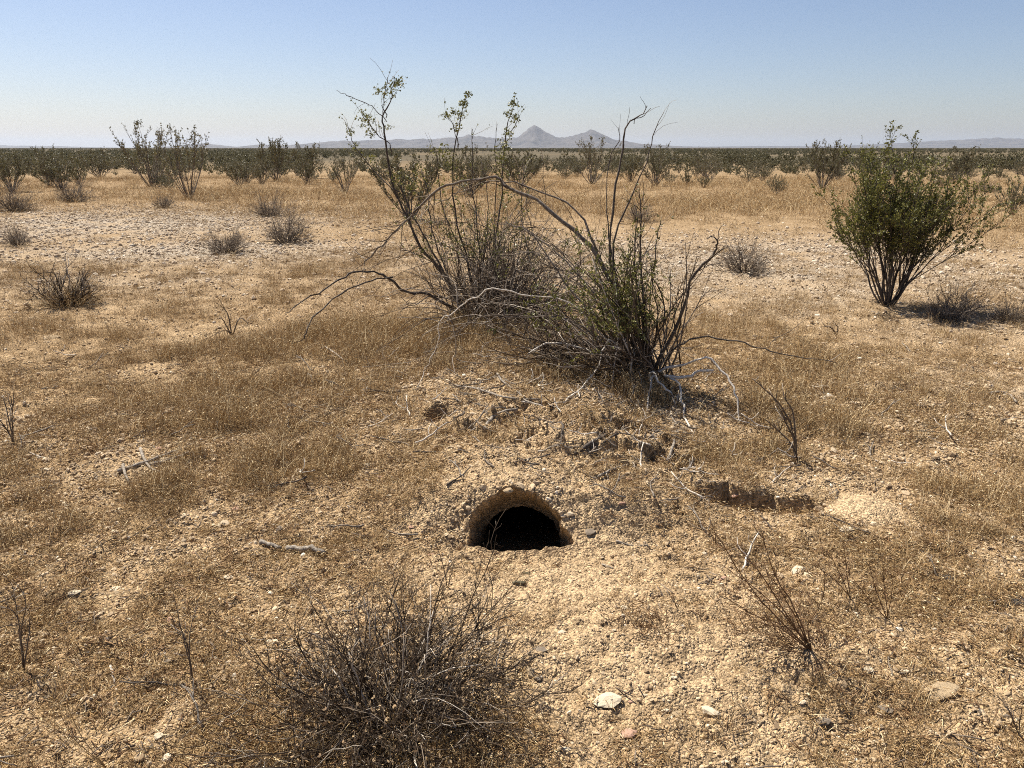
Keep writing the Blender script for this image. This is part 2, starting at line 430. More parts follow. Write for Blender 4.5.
fan = np.stack([np.arange(NA), (np.arange(NA) + 1) % NA, np.full(NA, len(VB) - 1)], -1)
me = mesh_np('burrow', VB, [quads(nb, NA), fan]); smooth(me); set_cover(me)
_cv = np.empty(len(VB) * 4, np.float32); me.color_attributes['cover'].data.foreach_get('color', _cv); _cv = _cv.reshape(-1, 4)
_cv[:T * NA, :3] = 0.0; _cv[-1, :3] = 0.0; me.color_attributes['cover'].data.foreach_set('color', _cv.ravel())   # bare earth inside; the darker tone also paints in the wall's shade
burrow = tag(link('burrow', me, M['ground']), 'half-moon animal burrow mouth dug into the sandy bank, black inside', 'burrow')

# ------------------------------------------------------------------ mountains
def mountain(name, label, sky_line, Y0, thick, seed, rough):
    xs = np.array([p[0] for p in sky_line], float); hs = np.array([148.0 - p[1] for p in sky_line], float)
    U = np.linspace(xs[0], xs[-1], 420); V = np.linspace(-1, 1, 60)
    hh = np.interp(U, xs, np.clip(hs, 0, None)) / F * Y0 / cos(PITCH) ** 2
    hh = hh * (1 + 0.11 * fbm(U / 4.5, U * 0, seed + 5, 4, .65))
    u, v = np.meshgrid(U, V)
    X = (u - 512) / F * Y0 * 1.0 / (cos(PITCH)) ** 0 * (1.0 / cos(PITCH)) ** 0
    X = X / (cos(PITCH) + (384 - 148) / F * sin(PITCH))
    Yg = Y0 + v * thick
    rid = np.clip(1 - np.abs(v), 0, 1) ** 1.25
    gul = 1 - np.abs(fbm(X / (thick * 0.22), Yg / (thick * 0.55), seed, 4, 0.55))
    Z = hh[None, :] * rid * (1 - rough * (1 - gul) * (np.abs(v) ** 0.5) * 1.6)
    Z = Z - 6 * (np.abs(v) > 0.98) - 3
    i = np.arange(59)[:, None] * 420; j = np.arange(419)[None, :]
    q = np.stack([i + j, i + j + 1, i + 420 + j + 1, i + 420 + j], -1).reshape(-1, 4)
    me = mesh_np(name, np.stack([X, Yg, Z], -1).reshape(-1, 3), [q]); smooth(me)
    return tag(link(name, me, M['rock']), label, 'mountains', kind='structure')

mountain('mountain_range', 'low grey mountain range with two pointed peaks on the horizon',
    [(120, 149), (170, 147.3), (188, 145.2), (205, 143.3), (222, 145.8), (240, 147), (262, 144.4), (285, 145.6), (320, 143), (345, 141.3), (370, 141), (392, 141), (400, 139.6), (414, 140.4), (430, 139.6), (450, 138.8), (462, 138.2), (470, 136.3), (490, 138), (515, 139), (521, 136.5), (526, 132.5), (533, 129), (541, 131.6), (548, 135.2), (556, 138.6), (566, 138), (577, 136.2), (584, 133.8), (590, 131.2), (597, 134.2), (604, 136.2), (615, 140.6), (640, 143.8), (680, 146.3), (760, 149)], 9000, 1300, 3, 1.0)
mountain('mesa', 'long flat grey mesa on the horizon at far right',
    [(640, 148.5), (690, 146.9), (760, 146.2), (830, 146.4), (880, 144.6), (930, 142), (960, 140.8), (990, 139.4), (1024, 139.8), (1120, 139.2), (1240, 141), (1400, 149)], 13000, 1800, 8, 0.35)
mountain('distant_hill', 'faint flat hill on the horizon at far left',
    [(-300, 149), (-200, 145), (-60, 144), (10, 145.8), (60, 146.4), (95, 147.3), (160, 149)], 12000, 1500, 12, 0.3)

# haze: the dusty air between here and the mountains
hv = np.array([[sx * 29000, 1000 + sy * 29000, z] for z in (-8, 300) for sy in (-1, 1) for sx in (-1, 1)], float)
hf = np.array([[0, 2, 3, 1], [4, 5, 7, 6], [0, 1, 5, 4], [1, 3, 7, 5], [3, 2, 6, 7], [2, 0, 4, 6]])
me = mesh_np('haze', hv, [hf])
hm = NT('haze_air')
pv = hm.n('ShaderNodeVolumePrincipled'); pv.inputs['Color'].default_value = lin(0.58, 0.66, 0.80); pv.inputs['Density'].default_value = 4.6e-5
pv.inputs['Anisotropy'].default_value = 0.3
hm.l(pv.outputs[0], hm.out.inputs['Volume'])
tag(link('haze', me, hm.m), 'thin dusty haze over the plain', 'haze', kind='stuff')

# ------------------------------------------------------------------ tubes, twigs and leaves
class Tubes:
    def __init__(s): s.V = []; s.Q = []; s.T = []; s.n = 0
    def add(s, P, r, k=4):
        P = np.asarray(P, float); n = len(P); r = np.broadcast_to(np.asarray(r, float), (n,))
        tg = np.gradient(P, axis=0); tg /= np.linalg.norm(tg, axis=1)[:, None] + 1e-12
        m = np.abs(tg.mean(0)); ref = np.eye(3)[int(np.argmin(m))]
        a = np.cross(tg, ref); a /= np.linalg.norm(a, axis=1)[:, None] + 1e-12
        b = np.cross(tg, a)
        th = np.arange(k) * 2 * pi / k
        ring = P[:, None] + r[:, None, None] * (np.cos(th)[None, :, None] * a[:, None] + np.sin(th)[None, :, None] * b[:, None])
        s.V.append(ring.reshape(-1, 3))
        i = np.arange(n - 1)[:, None] * k; j = np.arange(k)[None]; j2 = (j + 1) % k
        s.Q.append(np.stack([i + j, i + j2, i + k + j2, i + k + j], -1).reshape(-1, 4) + s.n)
        s.T.append(np.array([[0, q + 1, q] for q in range(1, k - 1)] + [[(n - 1) * k, (n - 1) * k + q, (n - 1) * k + q + 1] for q in range(1, k - 1)]) + s.n)
        s.n += n * k
    def mesh(s, name):
        me = mesh_np(name, np.concatenate(s.V), [np.concatenate(s.Q), np.concatenate(s.T)]); smooth(me); return me

def unit(v): return v / (np.linalg.norm(v) + 1e-12)

def grow(rng, p, d, L, n, wander, pull=(0, 0, 0)):
    P = [np.array(p, float)]; d = unit(np.array(d, float)); st = L / n; pull = np.array(pull, float)
    for _ in range(n):
        d = unit(d + rng.normal(0, wander, 3) + pull); P.append(P[-1] + d * st)
    return np.array(P)

def catmull(P, sub=3):
    P = np.asarray(P, float)
    if len(P) < 3: return np.array([P[0] + (P[-1] - P[0]) * t for t in np.linspace(0, 1, sub + 1)])
    E = np.vstack([2 * P[0] - P[1], P, 2 * P[-1] - P[-2]]); out = []
    for i in range(1, len(E) - 2):
        for t in np.arange(sub) / sub:
            a, b, c, d = E[i - 1], E[i], E[i + 1], E[i + 2]
            out.append(0.5 * (2 * b + (c - a) * t + (2 * a - 5 * b + 4 * c - d) * t * t + (3 * b - a - 3 * c + d) * t ** 3))
    out.append(P[-1]); return np.array(out)

def pick(P, t):
    f = t * (len(P) - 1); i = min(int(f), len(P) - 2); w = f - i
    return P[i] * (1 - w) + P[i + 1] * w, unit(P[i + 1] - P[i])

def leaf_mesh(name, P, size, rng, upb=1.3, D=None):
    P = np.asarray(P); n = len(P)
    a = rng.normal(0, 1, (n, 3)); a[:, 2] += upb * 0.6
    if D is not None: a = 0.62 * a + 1.25 * np.asarray(D)
    a /= np.linalg.norm(a, axis=1)[:, None]
    q = rng.normal(0, 1, (n, 3)); b = np.cross(a, q); b /= np.linalg.norm(b, axis=1)[:, None]
    s = (size * rng.uniform(0.65, 1.3, n))[:, None]
    V = []; Q = []
    for sg in (1, -1):
        d = a + sg * 0.55 * b; d /= np.linalg.norm(d, axis=1)[:, None]
        w = np.cross(d, np.cross(a, b)); w = w / np.linalg.norm(w, axis=1)[:, None]
        w = w + 0.5 * np.cross(a, b)
        V.append(np.stack([P, P + s * (0.5 * d + 0.24 * w), P + s * d, P + s * (0.5 * d - 0.24 * w)], 1))
    V = np.concatenate(V).reshape(-1, 3)
    Q = np.arange(len(V)).reshape(-1, 4)
    me = mesh_np(name, V, [Q]); return me

def creosote(seed, Hh, W, nst=26, sec=6, ter=4, nleaf=10, bare=0.35, leafsz=0.013, rb=0.009, k2=3, spreadpow=0.7, fork=1):
    """vase of stems; with fork > 1 each stem splits into several part-way up; leaves sit along upright twigs"""
    rng = np.random.default_rng(seed); tb = Tubes(); L = []; D = []
    for i in range(nst):
        az = 2 * pi * (i * 0.618 + rng.uniform(-.08, .08)); rad = ((i + rng.uniform(0.1, .9)) / nst) ** spreadpow
        tilt = math.atan(W / 2 / (Hh * 0.72)) * rad
        d = np.array([sin(tilt) * cos(az), sin(tilt) * sin(az), cos(tilt)])
        ln = Hh * rng.uniform(0.84, 1.0) * (1 - 0.16 * rad * rad)
        st = np.array([cos(az), sin(az), 0]) * rng.uniform(0, 0.03) * Hh - np.array([0, 0, 0.03])
        tops = []
        if fork > 1:
            P = grow(rng, st, d, ln * 0.34, 5, 0.08)
            tb.add(P, np.linspace(rb * rng.uniform(.8, 1.2), rb * .75, 6), 6)
            for _ in range(fork):
                p0, d0 = pick(P, rng.uniform(.45, 1))
                P1 = grow(rng, p0, d0 + rng.normal(0, .11, 3), ln * rng.uniform(.42, .74), 7, .11, (0, 0, .03))
                tb.add(P1, np.linspace(rb * .55, rb * .16, 8), 4); tops.append((P1, max(0.0, (bare - .34) / .66)))
        else:
            P = grow(rng, st, d, ln, 8, 0.08, (0, 0, 0.03))
            tb.add(P, np.linspace(rb * rng.uniform(0.7, 1.2), rb * 0.22, 9), 3); tops.append((P, bare))
        for P, b_ in tops:
            for j in range(sec):
                t = rng.uniform(b_, 0.97); p, dd = pick(P, t)
                d2 = unit(dd + rng.normal(0, 0.30, 3) + np.array([0, 0, 0.22]))
                P2 = grow(rng, p, d2, Hh * rng.uniform(0.10, 0.24) * (1.2 - 0.5 * t), 5, 0.10, (0, 0, 0.05))
                tb.add(P2, np.linspace(rb * 0.30, rb * 0.12, 6), 3)
                for m in range(ter):
                    p3, d3 = pick(P2, rng.uniform(0.2, 1)); d3 = unit(d3 + rng.normal(0, 0.34, 3) + np.array([0, 0, 0.12]))
                    P3 = grow(rng, p3, d3, Hh * rng.uniform(0.04, 0.09), 3, 0.12)
                    tb.add(P3, np.linspace(rb * 0.14, rb * 0.07, 4), 3)
                    for _ in range(nleaf):
                        q, _d = pick(P3, rng.uniform(0.05, 1.05)); L.append(q + rng.normal(0, 0.0035 * Hh, 3)); D.append(_d)
    L = np.array(L); c = L.mean(0)          # upright on the whole: take out the chance lean
    for V in [L] + tb.V: V[:, :2] -= c[None, :2] * (V[:, 2:3] / c[2])
    return tb, L, np.array(D)

def twig_dome(seed, Hh, W, nst=90, sec=5, ter=2, rb=0.004, low=0.0, irr=0.15, wan=0.13):
    rng = np.random.default_rng(seed); tb = Tubes(); tips = []
    for i in range(nst):
        az = rng.uniform(0, 2 * pi); rad = rng.uniform(0, 1) ** 0.6
        tilt = rad * radians(84 - low)
        env = 1.0 / math.sqrt((sin(tilt) / (W / 2)) ** 2 + (cos(tilt) / Hh) ** 2)
        env *= min(1.18, 1 + irr * (vnoise(np.array([az * 1.3 + seed]), np.array([tilt * 3.0]), seed)[0] * 2.4 - 1.2))
        d = np.array([sin(tilt) * cos(az), sin(tilt) * sin(az), cos(tilt)])
        st = np.array([cos(az), sin(az), 0]) * rng.uniform(0, 0.10) * W
        P = grow(rng, st - np.array([0, 0, 0.02]), d, env * rng.uniform(0.6, 1.02), 6, wan, (0, 0, 0.05 * rad))
        P[:, 2] = np.maximum(P[:, 2], -0.02)
        r = rb * rng.uniform(0.6, 1.25)
        tb.add(P, np.linspace(r, r * 0.35, 7), 4)
        for j in range(sec):
            p, dd = pick(P, rng.uniform(0.25, 1)); d2 = unit(dd + rng.normal(0, 0.5, 3))
            P2 = grow(rng, p, d2, Hh * rng.uniform(0.15, 0.42), 4, 0.2, (0, 0, 0.05))
            P2[:, 2] = np.maximum(P2[:, 2], 0.0)
            tb.add(P2, np.linspace(r * 0.5, r * 0.25, 5), 3)
            for m in range(ter):
                p3, d3 = pick(P2, rng.uniform(0.2, 1)); P3 = grow(rng, p3, d3 + rng.normal(0, 0.6, 3), Hh * rng.uniform(0.06, 0.18), 3, 0.25)
                tb.add(P3, np.linspace(r * 0.3, r * 0.18, 4), 3); tips.append(P3[-1])
    return tb, np.array(tips)

def children(o, src, mats):
    for nm, me in src: link(nm, me, None, o)

def shrub_thing(name, parts, loc, scale, rz, label, cat, group=None):
    o = empty(name, loc); o.scale = (scale,) * 3 if not isinstance(scale, tuple) else scale; o.rotation_euler = (0, 0, rz)
    for nm, me, kind in parts:
        c = link(nm, me, None, o)
        if kind: c['kind'] = kind
    return tag(o, label, cat, group)

def cre_parts(tb, L, D, leafsz, seed, bark, leaf):
    sm = tb.mesh('stems'); sm.materials.append(bark)
    fm = leaf_mesh('foliage', L, leafsz, np.random.default_rng(seed), 0.6, D); fm.materials.append(leaf)
    return [('stems', sm, None), ('foliage', fm, 'stuff')]

# prototypes for the mid-ground: full height 1 m, scaled in place
CRE = []
for s, (w, nst, sec, ter, nl, bare) in enumerate([(1.15, 22, 8, 4, 7, .25), (1.0, 20, 8, 4, 8, .28), (1.4, 24, 8, 4, 6, .25), (1.2, 16, 8, 3, 4, .4), (1.7, 26, 8, 4, 5, .2)]):
    tb, L, D = creosote(100 + s, 1.0, w, nst, sec, ter, nl, bare, rb=0.008)
    CRE.append(cre_parts(tb, L, D, 0.020, 200 + s, M['bark'], M['farleaf']))
DOME = []
for s, (w, hh, n) in enumerate([(1.7, 1.0, 75), (2.3, 1.0, 80), (1.3, 1.0, 55)]):
    tb, tp = twig_dome(300 + s, hh, w, n, 6, 3, rb=0.009, irr=.6, wan=.22)
    sm = tb.mesh('twigs'); sm.materials.append(M['greytwig']); DOME.append([('twigs', sm, 'stuff')])

def place(px, py, hpx):
    p = on_ground(px, py); p[2] = ground_z(p[0], p[1]) - 0.01
    return p, hpx * depth_of(p) / F / cos(PITCH) * 0.97

# ------------------------------------------------------------------ central creosote with the arching bare limbs (behind)
def gcap(px, py):
    return on_ground(px, py)[1] - 0.02 if py > 200 else 1e9

def traced(pts, Y0, Y1, sub=3):
    n = len(pts); L = [0]
    for i in range(1, n): L.append(L[-1] + math.hypot(pts[i][0] - pts[i - 1][0], pts[i][1] - pts[i - 1][1]))
    return catmull([at(p[0], p[1], min(Y0 + (Y1 - Y0) * L[i] / L[-1], gcap(p[0], p[1]))) for i, p in enumerate(pts)], sub)

def limb(parent, base, name, pts, Y0, Y1, r0, r1, mat, rng, twigs=None, ntw=0, tl=(0.08, 0.25), t0=0.3, leaves=None, nl=0, seg=6):
    P = traced(pts, Y0, Y1)
    J = np.cumsum(rng.normal(0, 0.010, (len(P), 3)), 0); J -= np.linspace(0, 1, len(P))[:, None] * J[-1]; J[0] = 0
    P = P + J * min(1.0, 4 * r0 / .012) * .8
    P[1:] += rng.normal(0, 0.0025, (len(P) - 1, 3))
    if mat is M['deadwood']: r0, r1 = r0 * 1.6, r1 * 1.7
    tb = Tubes(); tb.add(P - base, (np.linspace(1, 0, len(P)) ** 0.8 * (r0 - r1) + r1) * rng.uniform(.85, 1.2, len(P)), seg)
    me = tb.mesh(name); me.materials.append(mat); link(name, me, None, parent)
    if twigs is not None:
        for _ in range(ntw):
            p, d = pick(P, rng.uniform(t0, 1)); d = unit(d + rng.normal(0, 0.5, 3) + np.array([0, 0, 0.15]))
            Q = grow(rng, p, d, rng.uniform(*tl), 4, 0.18)
            twigs.add(Q - base, np.linspace(r1 * 0.8, r1 * 0.45, 5), 3)
            if leaves is not None:
                for _k in range(nl): leaves.append(pick(Q, rng.uniform(0.2, 1))[0] - base + rng.normal(0, 0.008, 3))
    return P

def leafcluster(leaves, base, px, py, Y, rpx, n, rng):
    for _ in range(int(n * 3.2)):
        a = rng.normal(0, 1, 2) * rpx * 0.45
        leaves.append(at(px + a[0], py + a[1], Y + rng.normal(0, 0.03)) - base)

rng = np.random.default_rng(11)
YB = 6.45
bpos = on_ground(472, 322); YB = bpos[1]
B1 = empty('creosote_bush', bpos); b1 = bpos
tag(B1, 'sparse half-dead creosote bush, tall leafy sprigs against the sky, bare arching limbs', 'bush')
tw = Tubes(); lv = []
def L1(pts, y1, r0, r1, ntw=4, nl=0, mat='darkbark', t0=.3, tl=(0.08, .25), y0=None, name='stem'):
    return limb(B1, b1, name, pts, YB if y0 is None else y0, YB + y1, r0 * .68, r1 * .8, M[mat], rng, tw, int(ntw * 1.6), tl, t0, lv if nl else None, nl)
L1([(468, 324), (455, 296), (440, 268), (425, 245), (412, 215), (400, 190), (392, 160), (388, 130), (386, 116), (391, 102), (395, 82)], -.15, .020, .0035, 3, 2)
L1([(386, 118), (380, 106), (383, 92), (388, 77)], -.15, .0055, .003, 3, 2, y0=YB - .13)
L1([(387, 122), (376, 110), (366, 103), (352, 97), (345, 94), (337, 91)], -.3, .005, .0022, 1, 0, y0=YB - .13)
L1([(391, 155), (384, 143), (374, 132), (367, 120), (362, 114)], -.25, .006, .003, 5, 3, y0=YB - .11)
L1([(400, 192), (380, 172), (362, 152), (353, 138), (349, 129)], .2, .007, .003, 6, 3, y0=YB - .10)
L1([(470, 322), (452, 287), (432, 250), (419, 225), (408, 198), (398, 172)], .3, .017, .004, 8, 3)
L1([(474, 322), (455, 290), (441, 258), (432, 228), (428, 195), (420, 165)], .5, .014, .004, 8, 4)
L1([(478, 322), (471, 280), (463, 240), (457, 195), (458, 150), (462, 118), (468, 92)], -.1, .014, .003, 4, 3)
L1([(458, 150), (455, 132), (450, 120), (445, 114)], -.2, .005, .0025, 4, 3, y0=YB - .06)
L1([(482, 322), (480, 272), (472, 225), (468, 185), (470, 150), (473, 128)], .25, .012, .003, 6, 2)
L1([(492, 324), (498, 270), (500, 222), (503, 180), (504, 152), (507, 122), (515, 102)], 0, .013, .003, 4, 3)
L1([(504, 152), (509, 138), (514, 126), (518, 118)], .1, .005, .0025, 3, 4, y0=YB)
L1([(490, 320), (489, 260), (492, 205), (493, 150), (497, 124)], .3, .010, .0022, 3, 0)
L1([(486, 320), (470, 262), (448, 215), (440, 175), (437, 152)], .45, .010, .003, 8, 4)
L1([(494, 322), (515, 270), (520, 225), (522, 190), (524, 165)], .35, .010, .003, 8, 4)
L1([(484, 322), (478, 280), (483, 235), (487, 195), (481, 160)], .4, .010, .003, 8, 4)
L1([(469, 322), (450, 305), (425, 292), (408, 288), (395, 278), (385, 272), (372, 269), (352, 270), (335, 280), (315, 293), (300, 303), (285, 313)], -1.1, .020, .003, 5, 0, t0=.55, name='bare_limb')
L1([(393, 277), (378, 279), (355, 285), (335, 297), (320, 312), (308, 328), (304, 339)], -1.25, .010, .004, 3, 0, y0=YB - .5, name='bare_limb')
L1([(445, 297), (432, 293), (420, 300), (408, 306), (398, 313)], -.6, .008, .002, 4, 0, name='bare_limb')
L1([(456, 300), (445, 278), (430, 262), (415, 252), (400, 247)], -.2, .008, .002, 4, 0, name='bare_limb')
for (cx, cy, rr, n) in [(396, 84, 7, 26), (388, 92, 9, 26), (377, 92, 5, 10), (401, 83, 6, 14), (366, 120, 10, 34), (371, 133, 7, 16), (350, 133, 5, 12), (356, 146, 6, 12), (388, 128, 5, 8), (468, 95, 4, 12), (464, 104, 6, 20), (460, 115, 6, 20), (452, 113, 5, 10), (446, 116, 4, 10), (456, 128, 5, 10), (513, 104, 5, 16), (509, 115, 5, 16), (516, 119, 5, 14), (508, 133, 6, 16), (505, 146, 8, 24), (500, 158, 10, 26), (443, 152, 9, 22), (450, 165, 9, 22), (460, 180, 11, 22), (500, 178, 11, 24), (508, 195, 9, 16), (440, 185, 9, 16), (398, 178, 9, 18), (412, 188, 11, 22), (420, 172, 9, 18), (372, 160, 7, 12)]:
    leafcluster(lv, b1, cx, cy, YB - .1, rr, n, rng)
# the tangle of dead twigs at its foot
for _ in range(260):
    x0 = rng.uniform(470, 545); p = at(x0, 320 + rng.uniform(-6, 14), YB + rng.uniform(-.8, .35)); p[2] = max(p[2], 0.02)
    d = np.array([rng.normal(0.05, .5), rng.normal(0, .4), rng.uniform(.25, 1.0)])
    Q = grow(rng, p, d, rng.uniform(.3, .85), 6, .2, (0.02, 0, -0.02)); tw.add(Q - b1, np.linspace(.005, .0016, 7), 3)
    for _k in range(3):
        q, dd = pick(Q, rng.uniform(.3, 1)); tw.add(grow(rng, q, dd + rng.normal(0, .7, 3), rng.uniform(.08, .3), 4, .25) - b1, np.linspace(.0022, .0011, 5), 3)
for _ in range(110):
    d = np.array([rng.normal(.05, .45), rng.normal(0, .32), 1.0]); ln = rng.uniform(.5, 1.2)
    P = grow(rng, np.array([rng.normal(.14, .16), rng.normal(0, .12), -.02]), d, ln, 8, .09)
    q = rng.uniform(.0025, .0055); tw.add(P, np.linspace(q, q * .35, 9), 4); grn = rng.uniform() < .8
    for j in range(6):
        a_, dd = pick(P, rng.uniform(.3, 1)); Q = grow(rng, a_, dd + rng.normal(0, .42, 3), rng.uniform(.08, .26), 4, .16, (0, 0, .03))
        tw.add(Q, np.linspace(q * .45, q * .25, 5), 3)
        if grn and a_[2] > .5:
            for _k in range(9): lv.append(pick(Q, rng.uniform(.2, 1))[0] + rng.normal(0, .01, 3))
me = tw.mesh('twigs'); me.materials.append(M['twig']); tag(link('twigs', me, None, B1), kind='stuff')
me = leaf_mesh('foliage', np.array(lv), 0.017, rng, 1.8); me.materials.append(M['leaf']); tag(link('foliage', me, None, B1), kind='stuff')

tw2 = Tubes()
for _ in range(240):      # arching bleached twigs thrown over the tangle
    p_ = np.array([rng.uniform(-.1, 1.3), rng.uniform(-1.4, .3), rng.uniform(.0, .6) * rng.uniform(0, 1.3)])
    Q = grow(rng, p_, (rng.normal(-.4, .8), rng.normal(-.1, .5), rng.uniform(.2, .9)), rng.uniform(.3, .95), 9, .12, (0, 0, -.13))
    Q[:, 2] = np.maximum(Q[:, 2], .01); q = rng.uniform(.002, .0048); tw2.add(Q, np.linspace(q, q * .45, 10), 4)
    for _k in range(3):
        a_, dd = pick(Q, rng.uniform(.2, 1)); tw2.add(grow(rng, a_, dd + rng.normal(0, .6, 3), rng.uniform(.06, .25), 4, .2), np.linspace(q * .5, q * .3, 5), 3)
me = tw2.mesh('dead_tangle'); me.materials.append(M['greytwig']); tag(link('dead_tangle', me, None, B1), kind='stuff')

tw3 = Tubes()
for _ in range(120):     # dark tangle held up among the stems
    p_ = np.array([rng.normal(.30, .32), rng.uniform(-.5, .5), rng.uniform(.25, .85)])
    Q = grow(rng, p_, (rng.normal(-.1, .9), rng.normal(0, .6), rng.normal(.1, .55)), rng.uniform(.3, .8), 8, .16, (0, 0, -.05))
    Q[:, 2] = np.maximum(Q[:, 2], .01); q = rng.uniform(.0016, .0042); tw3.add(Q, np.linspace(q, q * .45, 9), 4)
    for _k in range(4):
        a_, dd = pick(Q, rng.uniform(.1, 1)); tw3.add(grow(rng, a_, dd + rng.normal(0, .6, 3), rng.uniform(.05, .22), 4, .2), np.linspace(q * .5, q * .3, 5), 3)
me = tw3.mesh('dark_tangle'); me.materials.append(M['twig']); tag(link('dark_tangle', me, None, B1), kind='stuff')

# ------------------------------------------------------------------ creosote in front of it, at the head of the burrow mound
rng = np.random.default_rng(12)
b2 = on_ground(648, 384); YB = b2[1]
B2 = empty('creosote_bush', b2)
tag(B2, 'dense dark creosote bush on the mound behind the burrow, bleached dead branches at its foot', 'bush')
tw = Tubes(); lv = []
def L2(pts, y1, r0, r1, ntw=4, nl=0, mat='darkbark', t0=.3, tl=(0.06, .2), y0=None, name='stem'):
    return limb(B2, b2, name, pts, YB if y0 is None else y0, YB + y1, r0 * .68, r1 * .8, M[mat], rng, tw, int(ntw * 1.6), tl, t0, lv if nl else None, nl)
L2([(645, 380), (628, 325), (606, 272), (585, 238), (558, 214), (530, 195), (505, 184), (490, 180), (465, 183), (445, 191), (425, 205), (405, 222), (390, 240), (376, 254), (364, 264)], .75, .021, .0045, 34, 0, 'bark', .2, (.06, .4), name='arching_limb')
L2([(598, 252), (575, 206), (545, 190), (515, 181), (490, 179), (462, 187), (440, 200), (425, 212)], .7, .010, .002, 14, 0, 'bark', .2, y0=YB + .25, name='arching_limb')
L2([(640, 372), (600, 322), (572, 290), (552, 258), (530, 232), (505, 222)], .45, .011, .003, 6, 0, 'bark', .3)
L2([(642, 372), (605, 300), (570, 262), (545, 243), (520, 226)], .6, .010, .003, 6, 0, 'bark', .3)
L2([(652, 380), (644, 320), (639, 262), (640, 198)], -.05, .016, .004, 26, 1, tl=(.06, .18))
L2([(650, 380), (636, 310), (632, 255), (636, 205)], .1, .011, .003, 16, 2)
L2([(648, 378), (618, 300), (606, 245), (612, 200), (620, 160), (630, 130), (640, 114), (647, 106)], .2, .013, .0028, 3, 0, t0=.6)
L2([(634, 124), (641, 117), (651, 108)], .2, .0035, .002, 0, 0, y0=YB + .18)
L2([(646, 376), (612, 270), (625, 212), (645, 165), (655, 135), (664, 112)], .3, .010, .0022, 2, 0, t0=.7)
L2([(644, 376), (610, 262), (605, 215), (607, 165), (614, 140), (618, 127)], .35, .008, .0018, 3, 0)
L2([(655, 374), (670, 337), (683, 300), (690, 276), (704, 262), (715, 250), (718, 240)], -.25, .016, .006, 2, 0, t0=.5)
L2([(718, 241), (715, 236), (711, 236), (708, 240)], -.28, .006, .003, 0, 0, y0=YB - .24)
L2([(717, 240), (719, 232), (724, 224)], -.3, .004, .0016, 0, 0, y0=YB - .24)
L2([(660, 368), (668, 335), (674, 312), (682, 288), (688, 272)], -.1, .006, .002, 3, 0)
L2([(658, 366), (666, 330), (660, 306), (652, 284), (650, 262)], .05, .006, .002, 4, 0)
L2([(655, 372), (650, 320), (655, 262), (662, 215)], .2, .009, .002, 10, 2)
L2([(668, 360), (682, 346), (703, 335), (720, 336), (740, 341), (760, 347), (780, 352), (810, 355), (838, 363)], -.35, .010, .002, 3, 0, t0=.4, y0=YB - .1, name='bare_limb')
L2([(769, 348), (785, 335), (803, 321)], -.1, .003, .0015, 0, 0, y0=YB - .26, name='bare_limb')
# bleached dead branches
L2([(655, 372), (672, 363), (690, 357), (703, 353), (714, 364), (727, 377), (735, 396), (738, 420), (740, 442), (740, 460)], -.72, .008, .0025, 4, 0, 'deadwood', .3, (.05, .13), y0=YB - .1, name='dead_branch')
L2([(664, 376), (680, 374), (697, 373), (714, 370)], -.28, .009, .006, 0, 0, 'deadwood', y0=YB - .2, name='dead_branch')
L2([(650, 382), (655, 374), (664, 384), (674, 397), (678, 412)], -.42, .007, .0035, 2, 0, 'deadwood', y0=YB - .2, name='dead_branch')
L2([(655, 374), (651, 392), (648, 414)], -.42, .007, .003, 0, 0, 'deadwood', y0=YB - .22, name='dead_branch')
L2([(668, 376), (680, 382), (682, 400), (685, 416), (695, 430), (708, 444), (722, 455)], -.85, .007, .003, 3, 0, 'deadwood', y0=YB - .2, name='dead_branch')
L2([(640, 366), (600, 335), (567, 306), (529, 298), (499, 291), (479, 294), (468, 299), (456, 312), (441, 326), (438, 345), (432, 362), (424, 377), (416, 390)], .05, .0044, .0015, 8, 0, 'deadwood', .4, y0=YB, name='dead_branch')
L2([(622, 350), (606, 342), (598, 357), (585, 382), (570, 400), (553, 407), (530, 405), (492, 401)], -.30, .006, .003, 3, 0, 'deadwood', .3, y0=YB - .05, name='dead_branch')
L2([(625, 355), (585, 328), (560, 320), (535, 316), (500, 313), (480, 315)], .2, .007, .0025, 5, 0, 'bark', .3, name='dead_branch')
L2([(620, 360), (590, 350), (570, 346), (545, 345), (528, 354)], 0, .008, .003, 4, 0, 'deadwood', .3, name='dead_branch')
L2([(620, 352), (580, 322), (545, 305), (520, 300), (490, 303)], .4, .007, .002, 5, 0, 'bark', .3, name='dead_branch')
# crowd of thin stems fanning up to the left, leafy above
for _ in range(100):
    az = rng.uniform(0, 2 * pi); tx = rng.normal(-0.40, .40); ty = rng.normal(0, .30)
    d = np.array([tx, ty, 1.0]); ln = rng.uniform(.55, 1.12) * (1.0 - 0.25 * abs(tx + .2))
    P = grow(rng, b2 + np.array([rng.normal(-.03, .09), rng.normal(0, .08), -.02]), d, ln, 8, .16, (-0.01, 0, .0))
    r = rng.uniform(.0035, .008); tw.add(P - b2, np.linspace(r, r * .3, 9), 4)
    for j in range(7):
        p, dd = pick(P, rng.uniform(.25, 1)); Q = grow(rng, p, dd + rng.normal(0, .38, 3), rng.uniform(.08, .26), 4, .15, (0, 0, .03))
        tw.add(Q - b2, np.linspace(r * .4, r * .2, 5), 3)
        if (p[2] - b2[2]) > .32 and P[-1][0] < b2[0] + .08:
            for _k in range(11):
                lv.append(pick(Q, rng.uniform(.1, 1))[0] - b2 + rng.normal(0, .01, 3))
